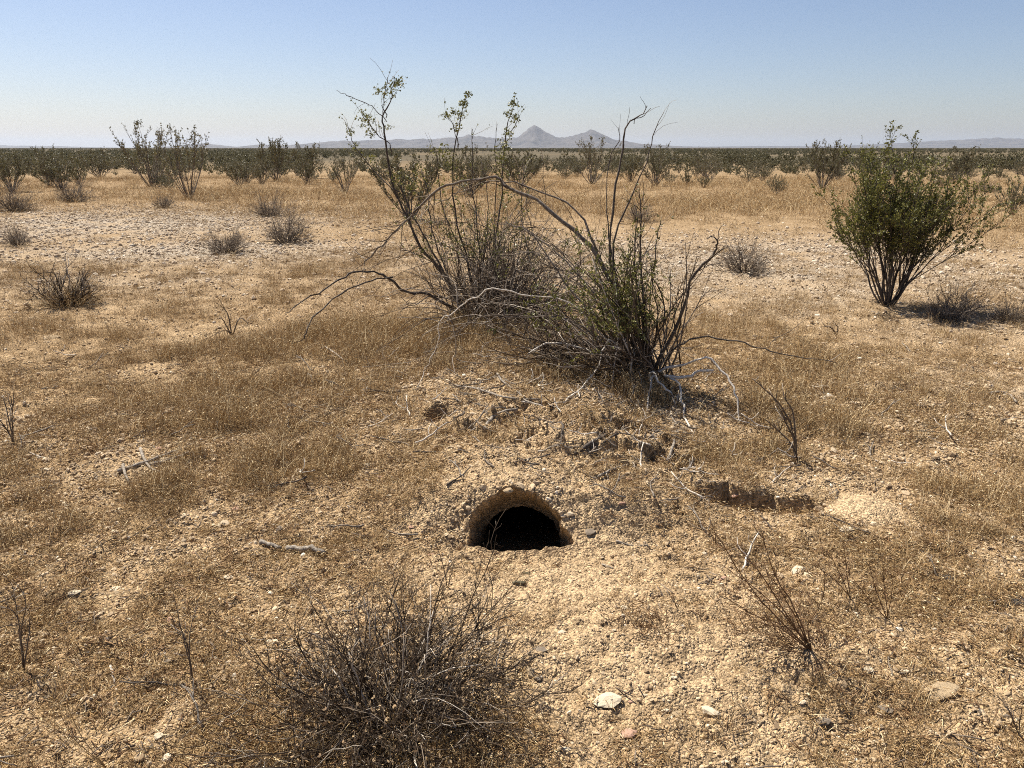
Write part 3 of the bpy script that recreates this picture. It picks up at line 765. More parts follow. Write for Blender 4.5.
# dead heap at its foot, on the left
for _ in range(260):
    p = at(rng.uniform(530, 640), rng.uniform(335, 380), YB + rng.uniform(-.1, .5)); p[2] = ground_z(p[0], p[1]) + rng.uniform(0, .12)
    d = np.array([rng.normal(-.5, .7), rng.normal(0, .6), rng.uniform(-.05, .6)])
    Q = grow(rng, p, d, rng.uniform(.15, .5), 5, .2); Q[:, 2] = np.maximum(Q[:, 2], p[2] - .06)
    tw.add(Q - b2, np.linspace(.005, .002, 6), 3)
me = tw.mesh('twigs'); me.materials.append(M['twig']); tag(link('twigs', me, None, B2), kind='stuff')
me = leaf_mesh('foliage', np.array(lv), 0.017, rng, 1.5); me.materials.append(M['leaf']); tag(link('foliage', me, None, B2), kind='stuff')

# ------------------------------------------------------------------ the full green creosote at right
p, hm_ = place(887, 306, 166)
tb, L, D = creosote(41, hm_, hm_ * 0.76, 18, 8, 5, 8, 0.44, rb=0.011, spreadpow=0.62, fork=4)
sm = tb.mesh('stems'); sm.materials.append(M['darkbark'])
fm = leaf_mesh('foliage', L, 0.020, np.random.default_rng(5), 0.6, D); fm.materials.append(M['leaf'])
shrub_thing('creosote_bush', [('stems', sm, None), ('foliage', fm, 'stuff')], p, 1.0, 0.3, 'full green vase-shaped creosote bush standing alone at right, leafy to the top', 'bush')

# ------------------------------------------------------------------ mid-ground shrubs, each where the photograph has it
MID = [  # px, py, height px, kind, variant, rot, width factor, label
    (190, 199, 74, 'c', 3, 0.3, 0.9, 'airy creosote with pale bare lower stems and a few tall sprigs, left of centre'),
    (152, 187, 66, 'c', 3, 2.1, 1.0, 'thin-topped creosote rising above the horizon, just behind the airy pale-stemmed one'),
    (50, 186, 38, 'c', 2, 1.0, 1.1, 'dark rounded creosote at left behind two grey domed shrubs'),
    (12, 192, 42, 'c', 0, 4.0, 1.1, 'dark creosote cut by the left edge of the view'),
    (100, 178, 30, 'c', 4, 0.2, 1.3, 'wide low creosote between the left edge and the airy pale-stemmed one'),
    (276, 181, 45, 'c', 0, 2.6, 0.95, 'upright olive creosote with thin sprigs over the horizon, under the range of hills'),
    (345, 193, 40, 'c', 3, 1.2, 1.2, 'half-bare grey creosote just left of the tall central bush'),
    (308, 178, 34, 'c', 1, 5.0, 1.1, 'narrow creosote beside the half-bare grey one'),
    (410, 220, 70, 'c', 0, 0.8, 1.1, 'dark green creosote seen through the left stems of the central bush'),
    (470, 196, 52, 'c', 4, 2.2, 1.0, 'olive creosote behind the middle sprigs of the central bush'),
    (520, 190, 42, 'c', 0, 3.6, 1.1, 'leafy creosote under the pointed peak'),
    (592, 184, 48, 'c', 3, 5.3, 1.1, 'pale-stemmed open creosote under the right-hand peak'),
    (655, 186, 40, 'c', 2, 0.9, 1.1, 'bushy creosote right of the tall bare rods'),
    (705, 178, 30, 'c', 4, 1.9, 1.2, 'low wide creosote midway between the central bush and the green one'),
    (822, 190, 52, 'c', 0, 2.9, 0.9, 'creosote with sprigs over the horizon, just left of the full green one'),
    (776, 195, 22, 'c', 4, 2.0, 1.0, 'small olive shrub in golden grass left of the full green creosote'),
    (1012, 215, 38, 'c', 2, 0.1, 1.0, 'leafy green shrub cut by the right edge of the view'),
    (958, 183, 36, 'c', 1, 4.4, 1.1, 'creosote showing behind the right side of the full green one'),
    (75, 202, 25, 'd', 0, 0.2, 1.0, 'grey domed leafless shrub in front of the dark creosotes at left'),
    (14, 212, 32, 'd', 0, 1.2, 0.9, 'grey leafless shrub at the left edge in front of the dark creosote'),
    (163, 208, 15, 'd', 1, 2.2, 0.9, 'tiny grey shrub by the foot of the airy pale-stemmed creosote'),
    (226, 253, 28, 'd', 1, 0.9, 1.0, 'low spreading grey shrub on the pale gravel at left'),
    (286, 243, 46, 'd', 2, 3.9, 0.8, 'taller grey twiggy shrub right of the low spreading one'),
    (270, 216, 26, 'd', 0, 5.9, 0.9, 'faint grey shrub in the golden grass behind the taller grey one'),
    (18, 246, 28, 'd', 2, 1.9, 0.8, 'small thin grey shrub at the left edge on gravel'),
    (745, 273, 46, 'd', 2, 0.4, 0.95, 'upright grey leafless shrub on pale stones right of the central bush'),
    (985, 192, 14, 'd', 0, 2.4, 1.1, 'pale grey domed shrub right of the full green creosote'),
    (950, 320, 44, 'd', 1, 1.4, 0.8, 'low dark twiggy shrub in the shade of the full green creosote'),
    (1010, 322, 30, 'd', 0, 4.4, 0.9, 'smaller twiggy shrub at the right edge beside the shaded one'),
    (640, 222, 20, 'd', 1, 3.4, 0.9, 'small grey shrub in golden grass behind the bare rods'),
    (68, 306, 52, 'b', 0, 0.0, 1.0, 'bare dark-stemmed dead shrub alone on the grass at left'),
]
tb, tp = twig_dome(77, 1.0, 1.35, 34, 6, 3, rb=0.016, low=10)
bare_me = tb.mesh('twigs'); bare_me.materials.append(M['twig'])
tb, tp = twig_dome(78, 0.5, 1.7, 120, 5, 2, rb=0.006)
skirt_me = tb.mesh('skirt'); skirt_me.materials.append(M['straw'])
for px, py, hp, kd, v, rz, wf, lab in MID:
    p, hh = place(px, py, hp)
    if kd == 'c': shrub_thing('creosote_bush', CRE[v], p, (hh * wf, hh * wf, hh), rz, lab, 'bush', 'shrubs on the plain')
    elif kd == 'd': shrub_thing('grey_shrub', DOME[v], p, (hh * wf, hh * wf, hh), rz, lab, 'shrub', 'grey leafless shrubs')
    else: shrub_thing('dead_shrub', [('twigs', bare_me, 'stuff'), ('dry_skirt', skirt_me, 'stuff')], p, hh, rz, lab, 'shrub')

# scrub belt: countable bushes up to about 110 m, then one far mass
rng = np.random.default_rng(21)
ORD = ['first', 'second', 'third', 'fourth', 'fifth', 'sixth', 'seventh', 'eighth', 'ninth', 'tenth', 'eleventh', 'twelfth', 'thirteenth', 'fourteenth', 'fifteenth', 'sixteenth', 'seventeenth', 'eighteenth', 'nineteenth', 'twentieth'] + ['twenty-' + w for w in ('first', 'second', 'third', 'fourth', 'fifth', 'sixth', 'seventh', 'eighth', 'ninth')] + ['thirtieth'] + ['thirty-' + w for w in ('first', 'second', 'third')]
def nth(k, n):
    if k == n // 2: return 'middle one'
    return (ORD[k] + ' from the left') if k < n // 2 else (('last' if k == n - 1 else ORD[n - 1 - k]) + (' at the right end' if k == n - 1 else ' from the right'))
for row, (ya, yb, cnt, mind) in {'front': (31, 40, 30, 2.6), 'middle': (41, 53, 44, 2.8), 'back': (54, 70, 50, 3.0)}.items():
    row_p = []; tries = 0
    while len(row_p) < cnt and tries < 4000:
        tries += 1
        Y = rng.uniform(ya, yb); X = rng.uniform(-.70, .70) * Y
        if any((X - a) ** 2 + (Y - b) ** 2 < mind for a, b in row_p): continue
        row_p.append((X, Y))
    row_p.sort(key=lambda q: q[0] / q[1])
    for k, (X, Y) in enumerate(row_p):
        s = 0.5 + 0.75 * rng.uniform() ** 1.6 ; v = int(rng.integers(0, 5)); wd = rng.uniform(1.1, 1.4)
        sz = 'tall' if s > .95 else ('low' if s < .68 else 'mid-sized')
        shrub_thing('creosote_bush', CRE[v], (X, Y, ground_z(X, Y) - .02), (s * wd * 1.15, s * wd * 1.15, s), rng.uniform(0, 6.28), sz + ' olive creosote in the ' + row + ' row of the scrub belt, ' + nth(k, len(row_p)), 'bush', 'creosotes of the scrub belt')

# ------------------------------------------------------------------ scatter by geometry nodes
def scatter(name, P, rot, scl, pid, protos, label, cat):
    pc = bpy.data.collections.new(name + '_pieces')
    for k, me in enumerate(protos):
        o = bpy.data.objects.new('%s_piece_%02d' % (name, k), me); pc.objects.link(o)
    n = len(P); me = bpy.data.meshes.new(name); me.vertices.add(n); me.vertices.foreach_set('co', np.asarray(P, np.float32).ravel())
    for nm, typ, dat, key in (('rot', 'FLOAT_VECTOR', rot, 'vector'), ('scl', 'FLOAT_VECTOR', scl, 'vector'), ('pid', 'INT', pid, 'value')):
        a = me.attributes.new(nm, typ, 'POINT')
        a.data.foreach_set(key, np.asarray(dat, np.int32 if typ == 'INT' else np.float32).ravel())
    o = link(name, me)
    ng = bpy.data.node_groups.new(name + '_scatter', 'GeometryNodeTree')
    ng.interface.new_socket('Geometry', in_out='INPUT', socket_type='NodeSocketGeometry')
    ng.interface.new_socket('Geometry', in_out='OUTPUT', socket_type='NodeSocketGeometry')
    N = ng.nodes; gi = N.new('NodeGroupInput'); go = N.new('NodeGroupOutput')
    ci = N.new('GeometryNodeCollectionInfo'); ci.inputs['Collection'].default_value = pc
    ci.inputs['Separate Children'].default_value = True; ci.inputs['Reset Children'].default_value = True
    ip = N.new('GeometryNodeInstanceOnPoints'); ip.inputs['Pick Instance'].default_value = True
    def na(nm, typ):
        x = N.new('GeometryNodeInputNamedAttribute'); x.data_type = typ; x.inputs['Name'].default_value = nm; return x.outputs['Attribute']
    ng.links.new(gi.outputs[0], ip.inputs['Points']); ng.links.new(ci.outputs[0], ip.inputs['Instance'])
    ng.links.new(na('pid', 'INT'), ip.inputs['Instance Index'])
    ng.links.new(na('rot', 'FLOAT_VECTOR'), ip.inputs['Rotation'])
    ng.links.new(na('scl', 'FLOAT_VECTOR'), ip.inputs['Scale'])
    ng.links.new(ip.outputs[0], go.inputs[0])
    m = o.modifiers.new('scatter', 'NODES'); m.node_group = ng
    return tag(o, label, cat, kind='stuff')

def stone_mesh(name, seed, sub=1, flat=0.6, ang_=0.25):
    rng = np.random.default_rng(seed)
    bm_v = []
    import bmesh
    bm = bmesh.new(); bmesh.ops.create_icosphere(bm, subdivisions=sub, radius=1.0)
    ax = rng.normal(0, 1, (9, 3)); ax /= np.linalg.norm(ax, axis=1)[:, None]; cut = rng.uniform(0.55, 0.95, 9)
    for v in bm.verts:
        q = np.array(v.co)
        for a, c in zip(ax, cut):
            d = q @ a
            if d > c: q = q - a * (d - c)
        q = q * (1 + rng.normal(0, ang_ * 0.18))
        q *= np.array([1.0, 0.78, flat]); v.co = q
    me = bpy.data.meshes.new(name); bm.to_mesh(me); bm.free()
    return me

STONE = [stone_mesh('pebble', 500 + s, 2 if s < 4 else 1, 0.5 + 0.1 * (s % 4)) for s in range(8)]
for s, m_ in enumerate(STONE): m_.materials.append(M['gravel'])
PSTONE = [stone_mesh('pale_stone', 520 + s, 1, 0.45 + 0.1 * (s % 3)) for s in range(6)]
for m_ in PSTONE: m_.materials.append(M['palegravel'])

def sector(rng, n, r0, r1, power=1.0, half=46):
    """points in the ground sector before the camera; power 2 = even per area, lower = denser near"""
    u = rng.uniform(0, 1, n)
    r = (r0 ** power + u * (r1 ** power - r0 ** power)) ** (1 / power)
    a = np.radians(rng.uniform(-half, half, n))
    return np.stack([r * np.sin(a), r * np.cos(a)], -1)

def inmouth(x, y, k=1.0):
    u, v = (x - CX) / LA, (y - CY) / LB
    return np.sqrt(u * u + v * v) < k * np.interp(np.arctan2(v, u), _ta, _tr)

rng = np.random.default_rng(31)
# near gravel
_ra = rng.uniform(.2, pi + .35, 350); _rk = 1.06 + rng.exponential(.28, 350)
_rl = np.interp((_ra + pi) % (2 * pi) - pi, _ta, _tr)
rim = np.stack([CX + LA * _rl * _rk * np.cos(_ra), CY + LB * _rl * _rk * np.sin(_ra)], -1)
_px = rng.uniform(-.28, .28, 500); pitr = np.stack([PIT[0] + _px, PIT[1] - .12 * _px + rng.normal(-.02, .05, 500)], -1)
XY = np.concatenate([rim, pitr, sector(rng, 190000, 1.15, 5.5, 1.15, 52), sector(rng, 60000, 4.5, 16, 1.0, 44)])
g, s, p = cover(XY[:, 0], XY[:, 1])
keep = (~inmouth(XY[:, 0], XY[:, 1], 1.02)) & (rng.uniform(0, 1, len(XY)) < (0.72 - 0.25 * g + 0.2 * p)) 
XY = XY[keep]; s = s[keep]; p = p[keep]; n = len(XY); rr = np.linalg.norm(XY, axis=1)
size = (0.0024 + 0.0040 * rng.exponential(0.55, n)) * (1 - 0.45 * s) * (1 + 0.4 * p) * np.clip(rr / 3.0, 0.85, 2.0)
size = np.minimum(size, 0.020)
size[:330] = np.maximum(size[:330], .0025 + .004 * rng.exponential(1.0, 330))
Z = HM(XY[:, 0], XY[:, 1]) + size * 0.15
scatter('gravel', np.stack([XY[:, 0], XY[:, 1], Z], -1), rng.uniform(-.5, .5, (n, 3)) + np.stack([np.zeros(n), np.zeros(n), rng.uniform(0, 6.28, n)], -1),
        size[:, None] * rng.uniform(.55, 1.35, (n, 3)), rng.integers(0, 8, n), STONE, 'loose tan grit and small gravel over the desert floor', 'gravel')
# pale gravel flats further out
XY = np.concatenate([sector(rng, 130000, 5.5, 26, 1.3, 44), sector(rng, 9000, 1.3, 6, 1.3, 50)])
g, s, p = cover(XY[:, 0], XY[:, 1])
keep = rng.uniform(0, 1, len(XY)) < np.clip(p * 1.3 + 0.02, 0, 1); keep &= ~inmouth(XY[:, 0], XY[:, 1], 1.5)
XY = XY[keep]; n = len(XY); rr = np.linalg.norm(XY, axis=1)
size = np.minimum((0.005 + 0.012 * rng.exponential(0.6, n)) * np.clip(rr / 9, 0.6, 1.7), 0.05)
scatter('pale_gravel', np.stack([XY[:, 0], XY[:, 1], HM(XY[:, 0], XY[:, 1]) + size * .12], -1), rng.uniform(-.35, .35, (n, 3)) + np.stack([np.zeros(n), np.zeros(n), rng.uniform(0, 6.28, n)], -1),
        size[:, None] * rng.uniform(.8, 1.3, (n, 3)), rng.integers(0, 6, n), PSTONE, 'pale stones covering the bare flats', 'gravel')

# dry grass
def tuft(seed, nb, h, spread, w, lean=0.5, tipn=0):
    rng = np.random.default_rng(seed); V = []; T3 = []; Q4 = []; k = 0
    for _ in range(nb):
        az = rng.uniform(0, 2 * pi); b = np.array([rng.normal(0, spread), rng.normal(0, spread), -0.01])
        ln = h * rng.uniform(.45, 1.1); d = np.array([cos(az), sin(az), 0]) * rng.uniform(0.05, lean); sd = np.array([-sin(az), cos(az), 0]); 
        th = rng.uniform(0, pi); sd = cos(th) * sd + sin(th) * np.array([cos(az), sin(az), 0])
        p1 = b + ln * .55 * (np.array([0, 0, 1]) + d * .7); p2 = p1 + ln * .5 * (np.array([0, 0, rng.uniform(.3, 1)]) + d * 1.6)
        ww = w * rng.uniform(.7, 1.3); p2 = p2 + rng.normal(0, .18, 3) * ln; p1 = p1 + rng.normal(0, .08, 3) * ln
        V += [b - sd * ww, b + sd * ww, p1 + sd * ww * .8, p1 - sd * ww * .8, p2]
        Q4.append([k, k + 1, k + 2, k + 3]); T3.append([k + 3, k + 2, k + 4]); k += 5
        for _t in range(tipn):
            q = p1 + (p2 - p1) * rng.uniform(.0, 1); e = rng.normal(0, 1, 3) * w * 4.2; f = rng.normal(0, 1, 3) * w * 2.4
            V += [q, q + e, q + f]; T3.append([k, k + 1, k + 2]); k += 3
    me = mesh_np('tuft', np.array(V), [np.array(Q4), np.array(T3)]); me.materials.append(M['straw']); return me

TUFT = [tuft(600 + s, 16, .060, .035, .0010, 1.5, 2) for s in range(4)] + [tuft(610 + s, 13, .16, .040, .0009, .9, 5) for s in range(4)] + [tuft(620 + s, 18, .035, .045, .0011, 2.4, 2) for s in range(3)]
XY = np.concatenate([sector(rng, 34000, 1.2, 4.2, 1.5, 52), sector(rng, 90000, 3.5, 13, 1.4, 46), sector(rng, 50000, 11, 48, 1.2, 42)])
g, s, p = cover(XY[:, 0], XY[:, 1]); keep = (rng.uniform(0, 1, len(XY)) < np.clip(g * 1.25 - .10, 0, 1)) & (~inmouth(XY[:, 0], XY[:, 1], 2.3))
XY = XY[keep]; g = g[keep]; n = len(XY); rr = np.linalg.norm(XY, axis=1)
kind = np.where(rng.uniform(0, 1, n) < 0.06 + 0.95 * np.clip(g - .3, 0, 1) * (rr > 3.6), rng.integers(4, 8, n), np.where(rng.uniform(0, 1, n) < .45, rng.integers(0, 4, n), rng.integers(8, 11, n)))
sc = rng.uniform(.6, 1.25, n) * (1 + 0.9 * sst(9, 22, rr)) * (0.65 + 0.5 * g) * np.where(rr < 3.6, .8, 1)
scl = np.stack([sc * (1 + .8 * sst(6, 25, rr)), sc * (1 + .8 * sst(6, 25, rr)), sc], -1)
scatter('dry_grass', np.stack([XY[:, 0], XY[:, 1], HM(XY[:, 0], XY[:, 1])], -1), np.stack([rng.normal(0, .12, n), rng.normal(0, .12, n), rng.uniform(0, 6.28, n)], -1), scl, kind, TUFT,
        'short dead straw-brown grass over the desert floor', 'grass')

# litter: straw bits and twig ends lying flat
def bits(seed, nb, ln, w, mat):
    rng = np.random.default_rng(seed); tb = Tubes()
    for _ in range(nb):
        a = rng.uniform(0, 6.28); P = grow(rng, (rng.normal(0, .03), rng.normal(0, .03), rng.uniform(.001, .006)), (cos(a), sin(a), rng.normal(0, .08)), ln * rng.uniform(.3, 1.2), 2, .12)
        tb.add(P, w, 3)
    me = tb.mesh('bits'); me.materials.append(mat); return me
BITS = [bits(700 + s, 9, .03, .0009, M['straw']) for s in range(3)] + [bits(710 + s, 6, .035, .0013, M['redtwig']) for s in range(3)] + [bits(720 + s, 3, .07, .0016, M['greytwig']) for s in range(2)]
XY = np.concatenate([sector(rng, 75000, 1.15, 7, 1.3, 52)])
g, s, p = cover(XY[:, 0], XY[:, 1]); keep = (rng.uniform(0, 1, len(XY)) < np.clip(.10 + g * 1.1 - s * .3, 0, 1)) & (~inmouth(XY[:, 0], XY[:, 1], 1.4)); XY = XY[keep]; n = len(XY)
scatter('plant_litter', np.stack([XY[:, 0], XY[:, 1], HM(XY[:, 0], XY[:, 1]) + .003], -1), np.stack([rng.normal(0, .1, n), rng.normal(0, .1, n), rng.uniform(0, 6.28, n)], -1),
        np.repeat(rng.uniform(.6, 1.5, n)[:, None], 3, 1), rng.choice(8, n, p=[.22, .22, .2, .1, .1, .1, .03, .03]), BITS, 'bits of straw and broken stems lying on the soil', 'litter')

rng = np.random.default_rng(37)
def dead_bit(seed, mat):
    g_ = np.random.default_rng(seed); tb = Tubes(); P = grow(g_, (-.09, 0, .004), (1, 0, .05), .18, 6, .22); P[:, 2] = np.abs(P[:, 2]) * .6 + .003
    tb.add(P, np.linspace(.0042, .0018, 7), 5)
    for _ in range(2): a_, d_ = pick(P, g_.uniform(.2, .9)); tb.add(grow(g_, a_, d_ + g_.normal(0, .6, 3) * np.array([1, 1, .4]), g_.uniform(.03, .08), 3, .2), [.002, .0016, .0013, .001], 4)
    me = tb.mesh('dead_bit'); me.materials.append(M[mat]); return me
DB = [dead_bit(740 + k, m) for k, m in enumerate(['log', 'darkbark', 'darkbark', 'bark', 'deadwood', 'log'])]
XY = np.concatenate([np.stack([rng.normal(.35, .55, 260), rng.normal(4.15, .55, 260)], -1), np.stack([rng.normal(.9, .45, 90), rng.normal(3.9, .35, 90)], -1), np.stack([rng.normal(-.4, .5, 60), rng.normal(4.4, .5, 60)], -1), sector(rng, 160, 1.3, 7, 1.4, 45)])
XY = XY[~inmouth(XY[:, 0], XY[:, 1], 2.2)]; n = len(XY)
scatter('twig_litter', np.stack([XY[:, 0], XY[:, 1], HM(XY[:, 0], XY[:, 1]) + .002], -1), np.stack([rng.normal(0, .12, n), rng.normal(0, .12, n), rng.uniform(0, 6.28, n)], -1),
        np.repeat((rng.uniform(.35, 1.25, n) ** 1.3)[:, None], 3, 1), rng.integers(0, 6, n), DB, 'broken dead twigs strewn over the dug-up mound below the bushes', 'litter')

# far scrub mass
FAR = []
for s in range(4):
    tb, L, D = creosote(800 + s, 1.0, 1.5, 14, 5, 3, 5, .1, rb=.012)
    V1 = leaf_mesh('far', L, .05, np.random.default_rng(s)); V1.materials.append(M['farleaf']); FAR.append(V1)
rng = np.random.default_rng(33)
XY = np.concatenate([sector(rng, 17000, 50, 1800, 0.7, 42)])
keep = fbm(XY[:, 0] / 60, XY[:, 1] / 130, 303, 3) > -0.22; XY = XY[keep]; n = len(XY)
rr = np.linalg.norm(XY, axis=1); s_ = rng.uniform(.6, 1.5, n) * np.where(rr < 60, .55, 1); w_ = 1.2 + 1.0 * sst(300, 1500, rr)
scatter('distant_scrub', np.stack([XY[:, 0], XY[:, 1], H(XY[:, 0], XY[:, 1]) - .02], -1), np.stack([np.zeros(n), np.zeros(n), rng.uniform(0, 6.28, n)], -1),
        np.stack([s_ * w_, s_ * w_, s_], -1), rng.integers(0, 4, n), FAR, 'far olive scrub merging into one dark band at the horizon', 'scrub')

# ------------------------------------------------------------------ foreground dead shrub
rng = np.random.default_rng(51)
p = on_ground(388, 712); p[2] = ground_z(p[0], p[1]) - .01
FB = empty('dead_shrub', p); tag(FB, 'low dead grey shrub of tangled bare twigs in the foreground below the burrow', 'shrub')
tb, tips = twig_dome(52, 0.385, 1.0, 165, 6, 3, rb=.0030, irr=.6, wan=.21)
M['browntwig'] = mat_ramp('brown_dead_twigs', [(0.0, (0.026, 0.017, 0.011)), (0.5, (0.066, 0.046, 0.030)), (0.8, (0.125, 0.092, 0.064)), (0.94, (0.30, 0.25, 0.195)), (1.0, (0.56, 0.50, 0.42))], per='island')
me = tb.mesh('twigs'); me.materials.append(M['browntwig']); tag(link('twigs', me, None, FB), kind='stuff')
tb = Tubes()
for k in range(330):     # curved twigs lying through one another
    az = rng.uniform(0, 6.28); rd = .42 * math.sqrt(rng.uniform()); p_ = np.array([rd * cos(az), rd * sin(az), rng.uniform(.0, .26) * (1 - (rd / .5) ** 2)])
    a_ = az + rng.normal(0, .9); Q = grow(rng, p_, (cos(a_), sin(a_), rng.normal(.15, .5)), rng.uniform(.08, .28), 6, .25, (0, 0, -.06)); Q[:, 2] = np.maximum(Q[:, 2], .002)
    q = rng.uniform(.0007, .0021); tb.add(Q, np.linspace(q, q * .5, 7), 3)
me = tb.mesh('tangle'); me.materials.append(M['browntwig']); tag(link('tangle', me, None, FB), kind='stuff')
for k in range(26):      # the stout bare stems one can pick out
    az = rng.uniform(0, 6.28); tl = rng.uniform(.25, 1.15)
    P = grow(rng, (rng.normal(0, .05), rng.normal(0, .05), -.02), (sin(tl) * cos(az), sin(tl) * sin(az), cos(tl)), rng.uniform(.18, .40), 7, .2, (0, 0, .02))
    t1 = Tubes(); t1.add(P, np.linspace(.0040, .0014, 8), 5); m1 = t1.mesh('stem'); m1.materials.append(M['deadwood'] if k % 4 == 0 else M['bark']); link('stem', m1, None, FB)
hk = []
for t_ in tips[rng.choice(len(tips), 2200, replace=False)]:
    if t_[1] < .08 + .12 * rng.normal(): hk.append(t_)
me = leaf_mesh('husks', np.array(hk), .010, rng); me.materials.append(M['flower']); tag(link('dry_husks', me, None, FB), kind='stuff')

# ------------------------------------------------------------------ thin dry weeds and sticks, traced on the ground
def weed(name, label, cat, base_px, stems, mat, lean=0.0, ntw=5, tl=(.02, .07), r0=.0022, husk=0, group=None):
    p = on_ground(*base_px); p[2] = ground_z(p[0], p[1]) - .006
    o = empty(name, p); tb = Tubes(); hk = []
    for pts in stems:
        q = [p.copy()]
        for i, (x, y) in enumerate(pts): q.append(at(x, y, min(p[1] + (lean + rng.normal(0, .03)) * (i + 1) / len(pts), gcap(x, y))))
        P = catmull(q, 3) + rng.normal(0, .0012, (3 * (len(q) - 1) + 1 if len(q) > 2 else 4, 3))
        t1 = Tubes(); t1.add(P - p, np.linspace(r0, r0 * .4, len(P)), 4); m1 = t1.mesh('stem'); m1.materials.append(M[mat]); link('stem', m1, None, o)
        for _ in range(ntw):
            a, d = pick(P, rng.uniform(.25, 1)); Q = grow(rng, a, d + rng.normal(0, .55, 3), rng.uniform(*tl), 3, .2); tb.add(Q - p, np.linspace(r0 * .45, r0 * .25, 4), 3)
            for _k in range(husk): hk.append(pick(Q, rng.uniform(0, 1))[0] - p)
    if tb.n: me = tb.mesh('twigs'); me.materials.append(M[mat]); tag(link('twigs', me, None, o), kind='stuff')
    if hk: me = leaf_mesh('husks', np.array(hk), .006, rng); me.materials.append(M['flower']); tag(link('dry_husks', me, None, o), kind='stuff')
    return tag(o, label, cat, group)

WEED1 = weed('dry_weed', 'russet feathery dry weed leaning to the left in the right foreground', 'weed', (812, 652),
     [[(790, 622), (760, 592), (722, 565)], [(785, 612), (758, 570), (738, 548)], [(795, 610), (775, 575), (762, 535)], [(798, 622), (784, 596), (768, 572)], [(780, 628), (750, 612), (724, 596)], [(770, 610), (745, 580), (712, 528)], [(808, 625), (822, 600), (826, 575)], [(795, 630), (770, 625), (742, 618)], [(830, 665), (852, 688)], [(826, 672), (842, 700)], [(838, 662), (866, 678)], [(818, 668), (828, 690)]], 'redtwig', -.05, 16, (.03, .10), .0026, 2)  # the low stems at lower right are added as the weed's cast shadow
weed('dry_weed', 'thin brown weed standing right of the leaning russet one', 'weed', (888, 618),
     [[(876, 590), (868, 560)], [(884, 585), (882, 555)], [(870, 600), (850, 575)], [(892, 590), (894, 566)]], 'redtwig', 0, 10, (.03, .08), .002, 2)
weed('dry_weed', 'dry weed among gravel just above the white stone at right', 'weed', (850, 600),
     [[(838, 570), (822, 545)], [(846, 565), (842, 540)], [(835, 580), (806, 560)]], 'redtwig', 0, 10, (.03, .08), .002, 2)
weed('dry_weed', 'slender dark dead weed standing left of the foreground shrub', 'weed', (194, 690),
     [[(188, 655), (180, 625), (174, 594)], [(189, 650), (190, 630), (196, 606)], [(186, 640), (176, 628), (170, 612)]], 'twig', 0, 7, (.02, .05), .0024, 1)
weed('dry_weed', 'dead weed with forked stem at the left edge below the middle', 'weed', (24, 672),
     [[(20, 635), (16, 606), (12, 582)], [(18, 620), (6, 608), (-4, 606)], [(22, 625), (26, 605), (22, 590)], [(28, 640), (30, 620), (28, 608)]], 'twig', 0, 8, (.02, .06), .0026, 1)
weed('dry_weed', 'pale straw stems sprawling at the bottom left corner', 'weed', (108, 768),
     [[(85, 750), (60, 728), (38, 712)], [(80, 735), (66, 700), (62, 660)], [(70, 740), (50, 735), (30, 742)], [(60, 740), (55, 715), (52, 690)], [(90, 752), (72, 736), (58, 706)]], 'straw', 0, 9, (.04, .10), .0016)
weed('dry_weed', 'dark bare dead weed at the left edge above the middle', 'weed', (14, 446),
     [[(10, 425), (3, 398)], [(12, 420), (14, 402)], [(8, 432), (-4, 415)]], 'twig', 0, 7, (.05, .12), .006)
weed('dry_weed', 'bare dark upright weed right of the bleached dead branches', 'weed', (797, 460),
     [[(794, 440), (786, 422), (778, 405)], [(793, 432), (785, 412), (772, 396), (752, 378)], [(792, 445), (780, 432), (766, 420)], [(795, 430), (792, 410), (784, 398)]], 'twig', 0, 8, (.04, .12), .006)
weed('dry_weed', 'small brittle weed between the burrow and the foreground shrub', 'weed', (448, 590),
     [[(446, 575), (452, 560), (473, 551)], [(444, 570), (440, 555), (436, 545)], [(450, 578), (455, 562), (460, 556)]], 'twig', 0, 6, (.02, .06), .0022)
weed('dry_weed', 'crooked dark twig stub standing on the pale apron right of the russet tuft', 'weed', (684, 615),
     [[(677, 608), (674, 600)], [(692, 612), (696, 614)]], 'twig', 0, 2, (.01, .02), .0034)
weed('dry_weed', 'short dry weed beside the pit at right', 'weed', (716, 545), [[(714, 530), (709, 515)], [(712, 535), (702, 528)]], 'redtwig', 0, 6, (.03, .07), .002)
weed('dry_weed', 'thin dead weed in the lower right corner', 'weed', (1018, 735), [[(1014, 722), (1008, 708), (1000, 698)], [(1020, 720), (1022, 706)]], 'twig', 0, 7, (.02, .06), .0024)
weed('dry_weed', 'bent dark twigs rising from the grass left of the arching limbs', 'weed', (232, 335), [[(226, 325), (222, 318)], [(240, 318), (250, 326)], [(224, 330), (206, 340)], [(228, 315), (224, 308)]], 'twig', 0, 4, (.05, .15), .007)
weed('dry_weed', 'small bent bleached twig in the grass right of centre', 'weed', (836, 336), [[(832, 328), (824, 326)], [(838, 328), (836, 325)]], 'twig', 0, 2, (.03, .08), .008)

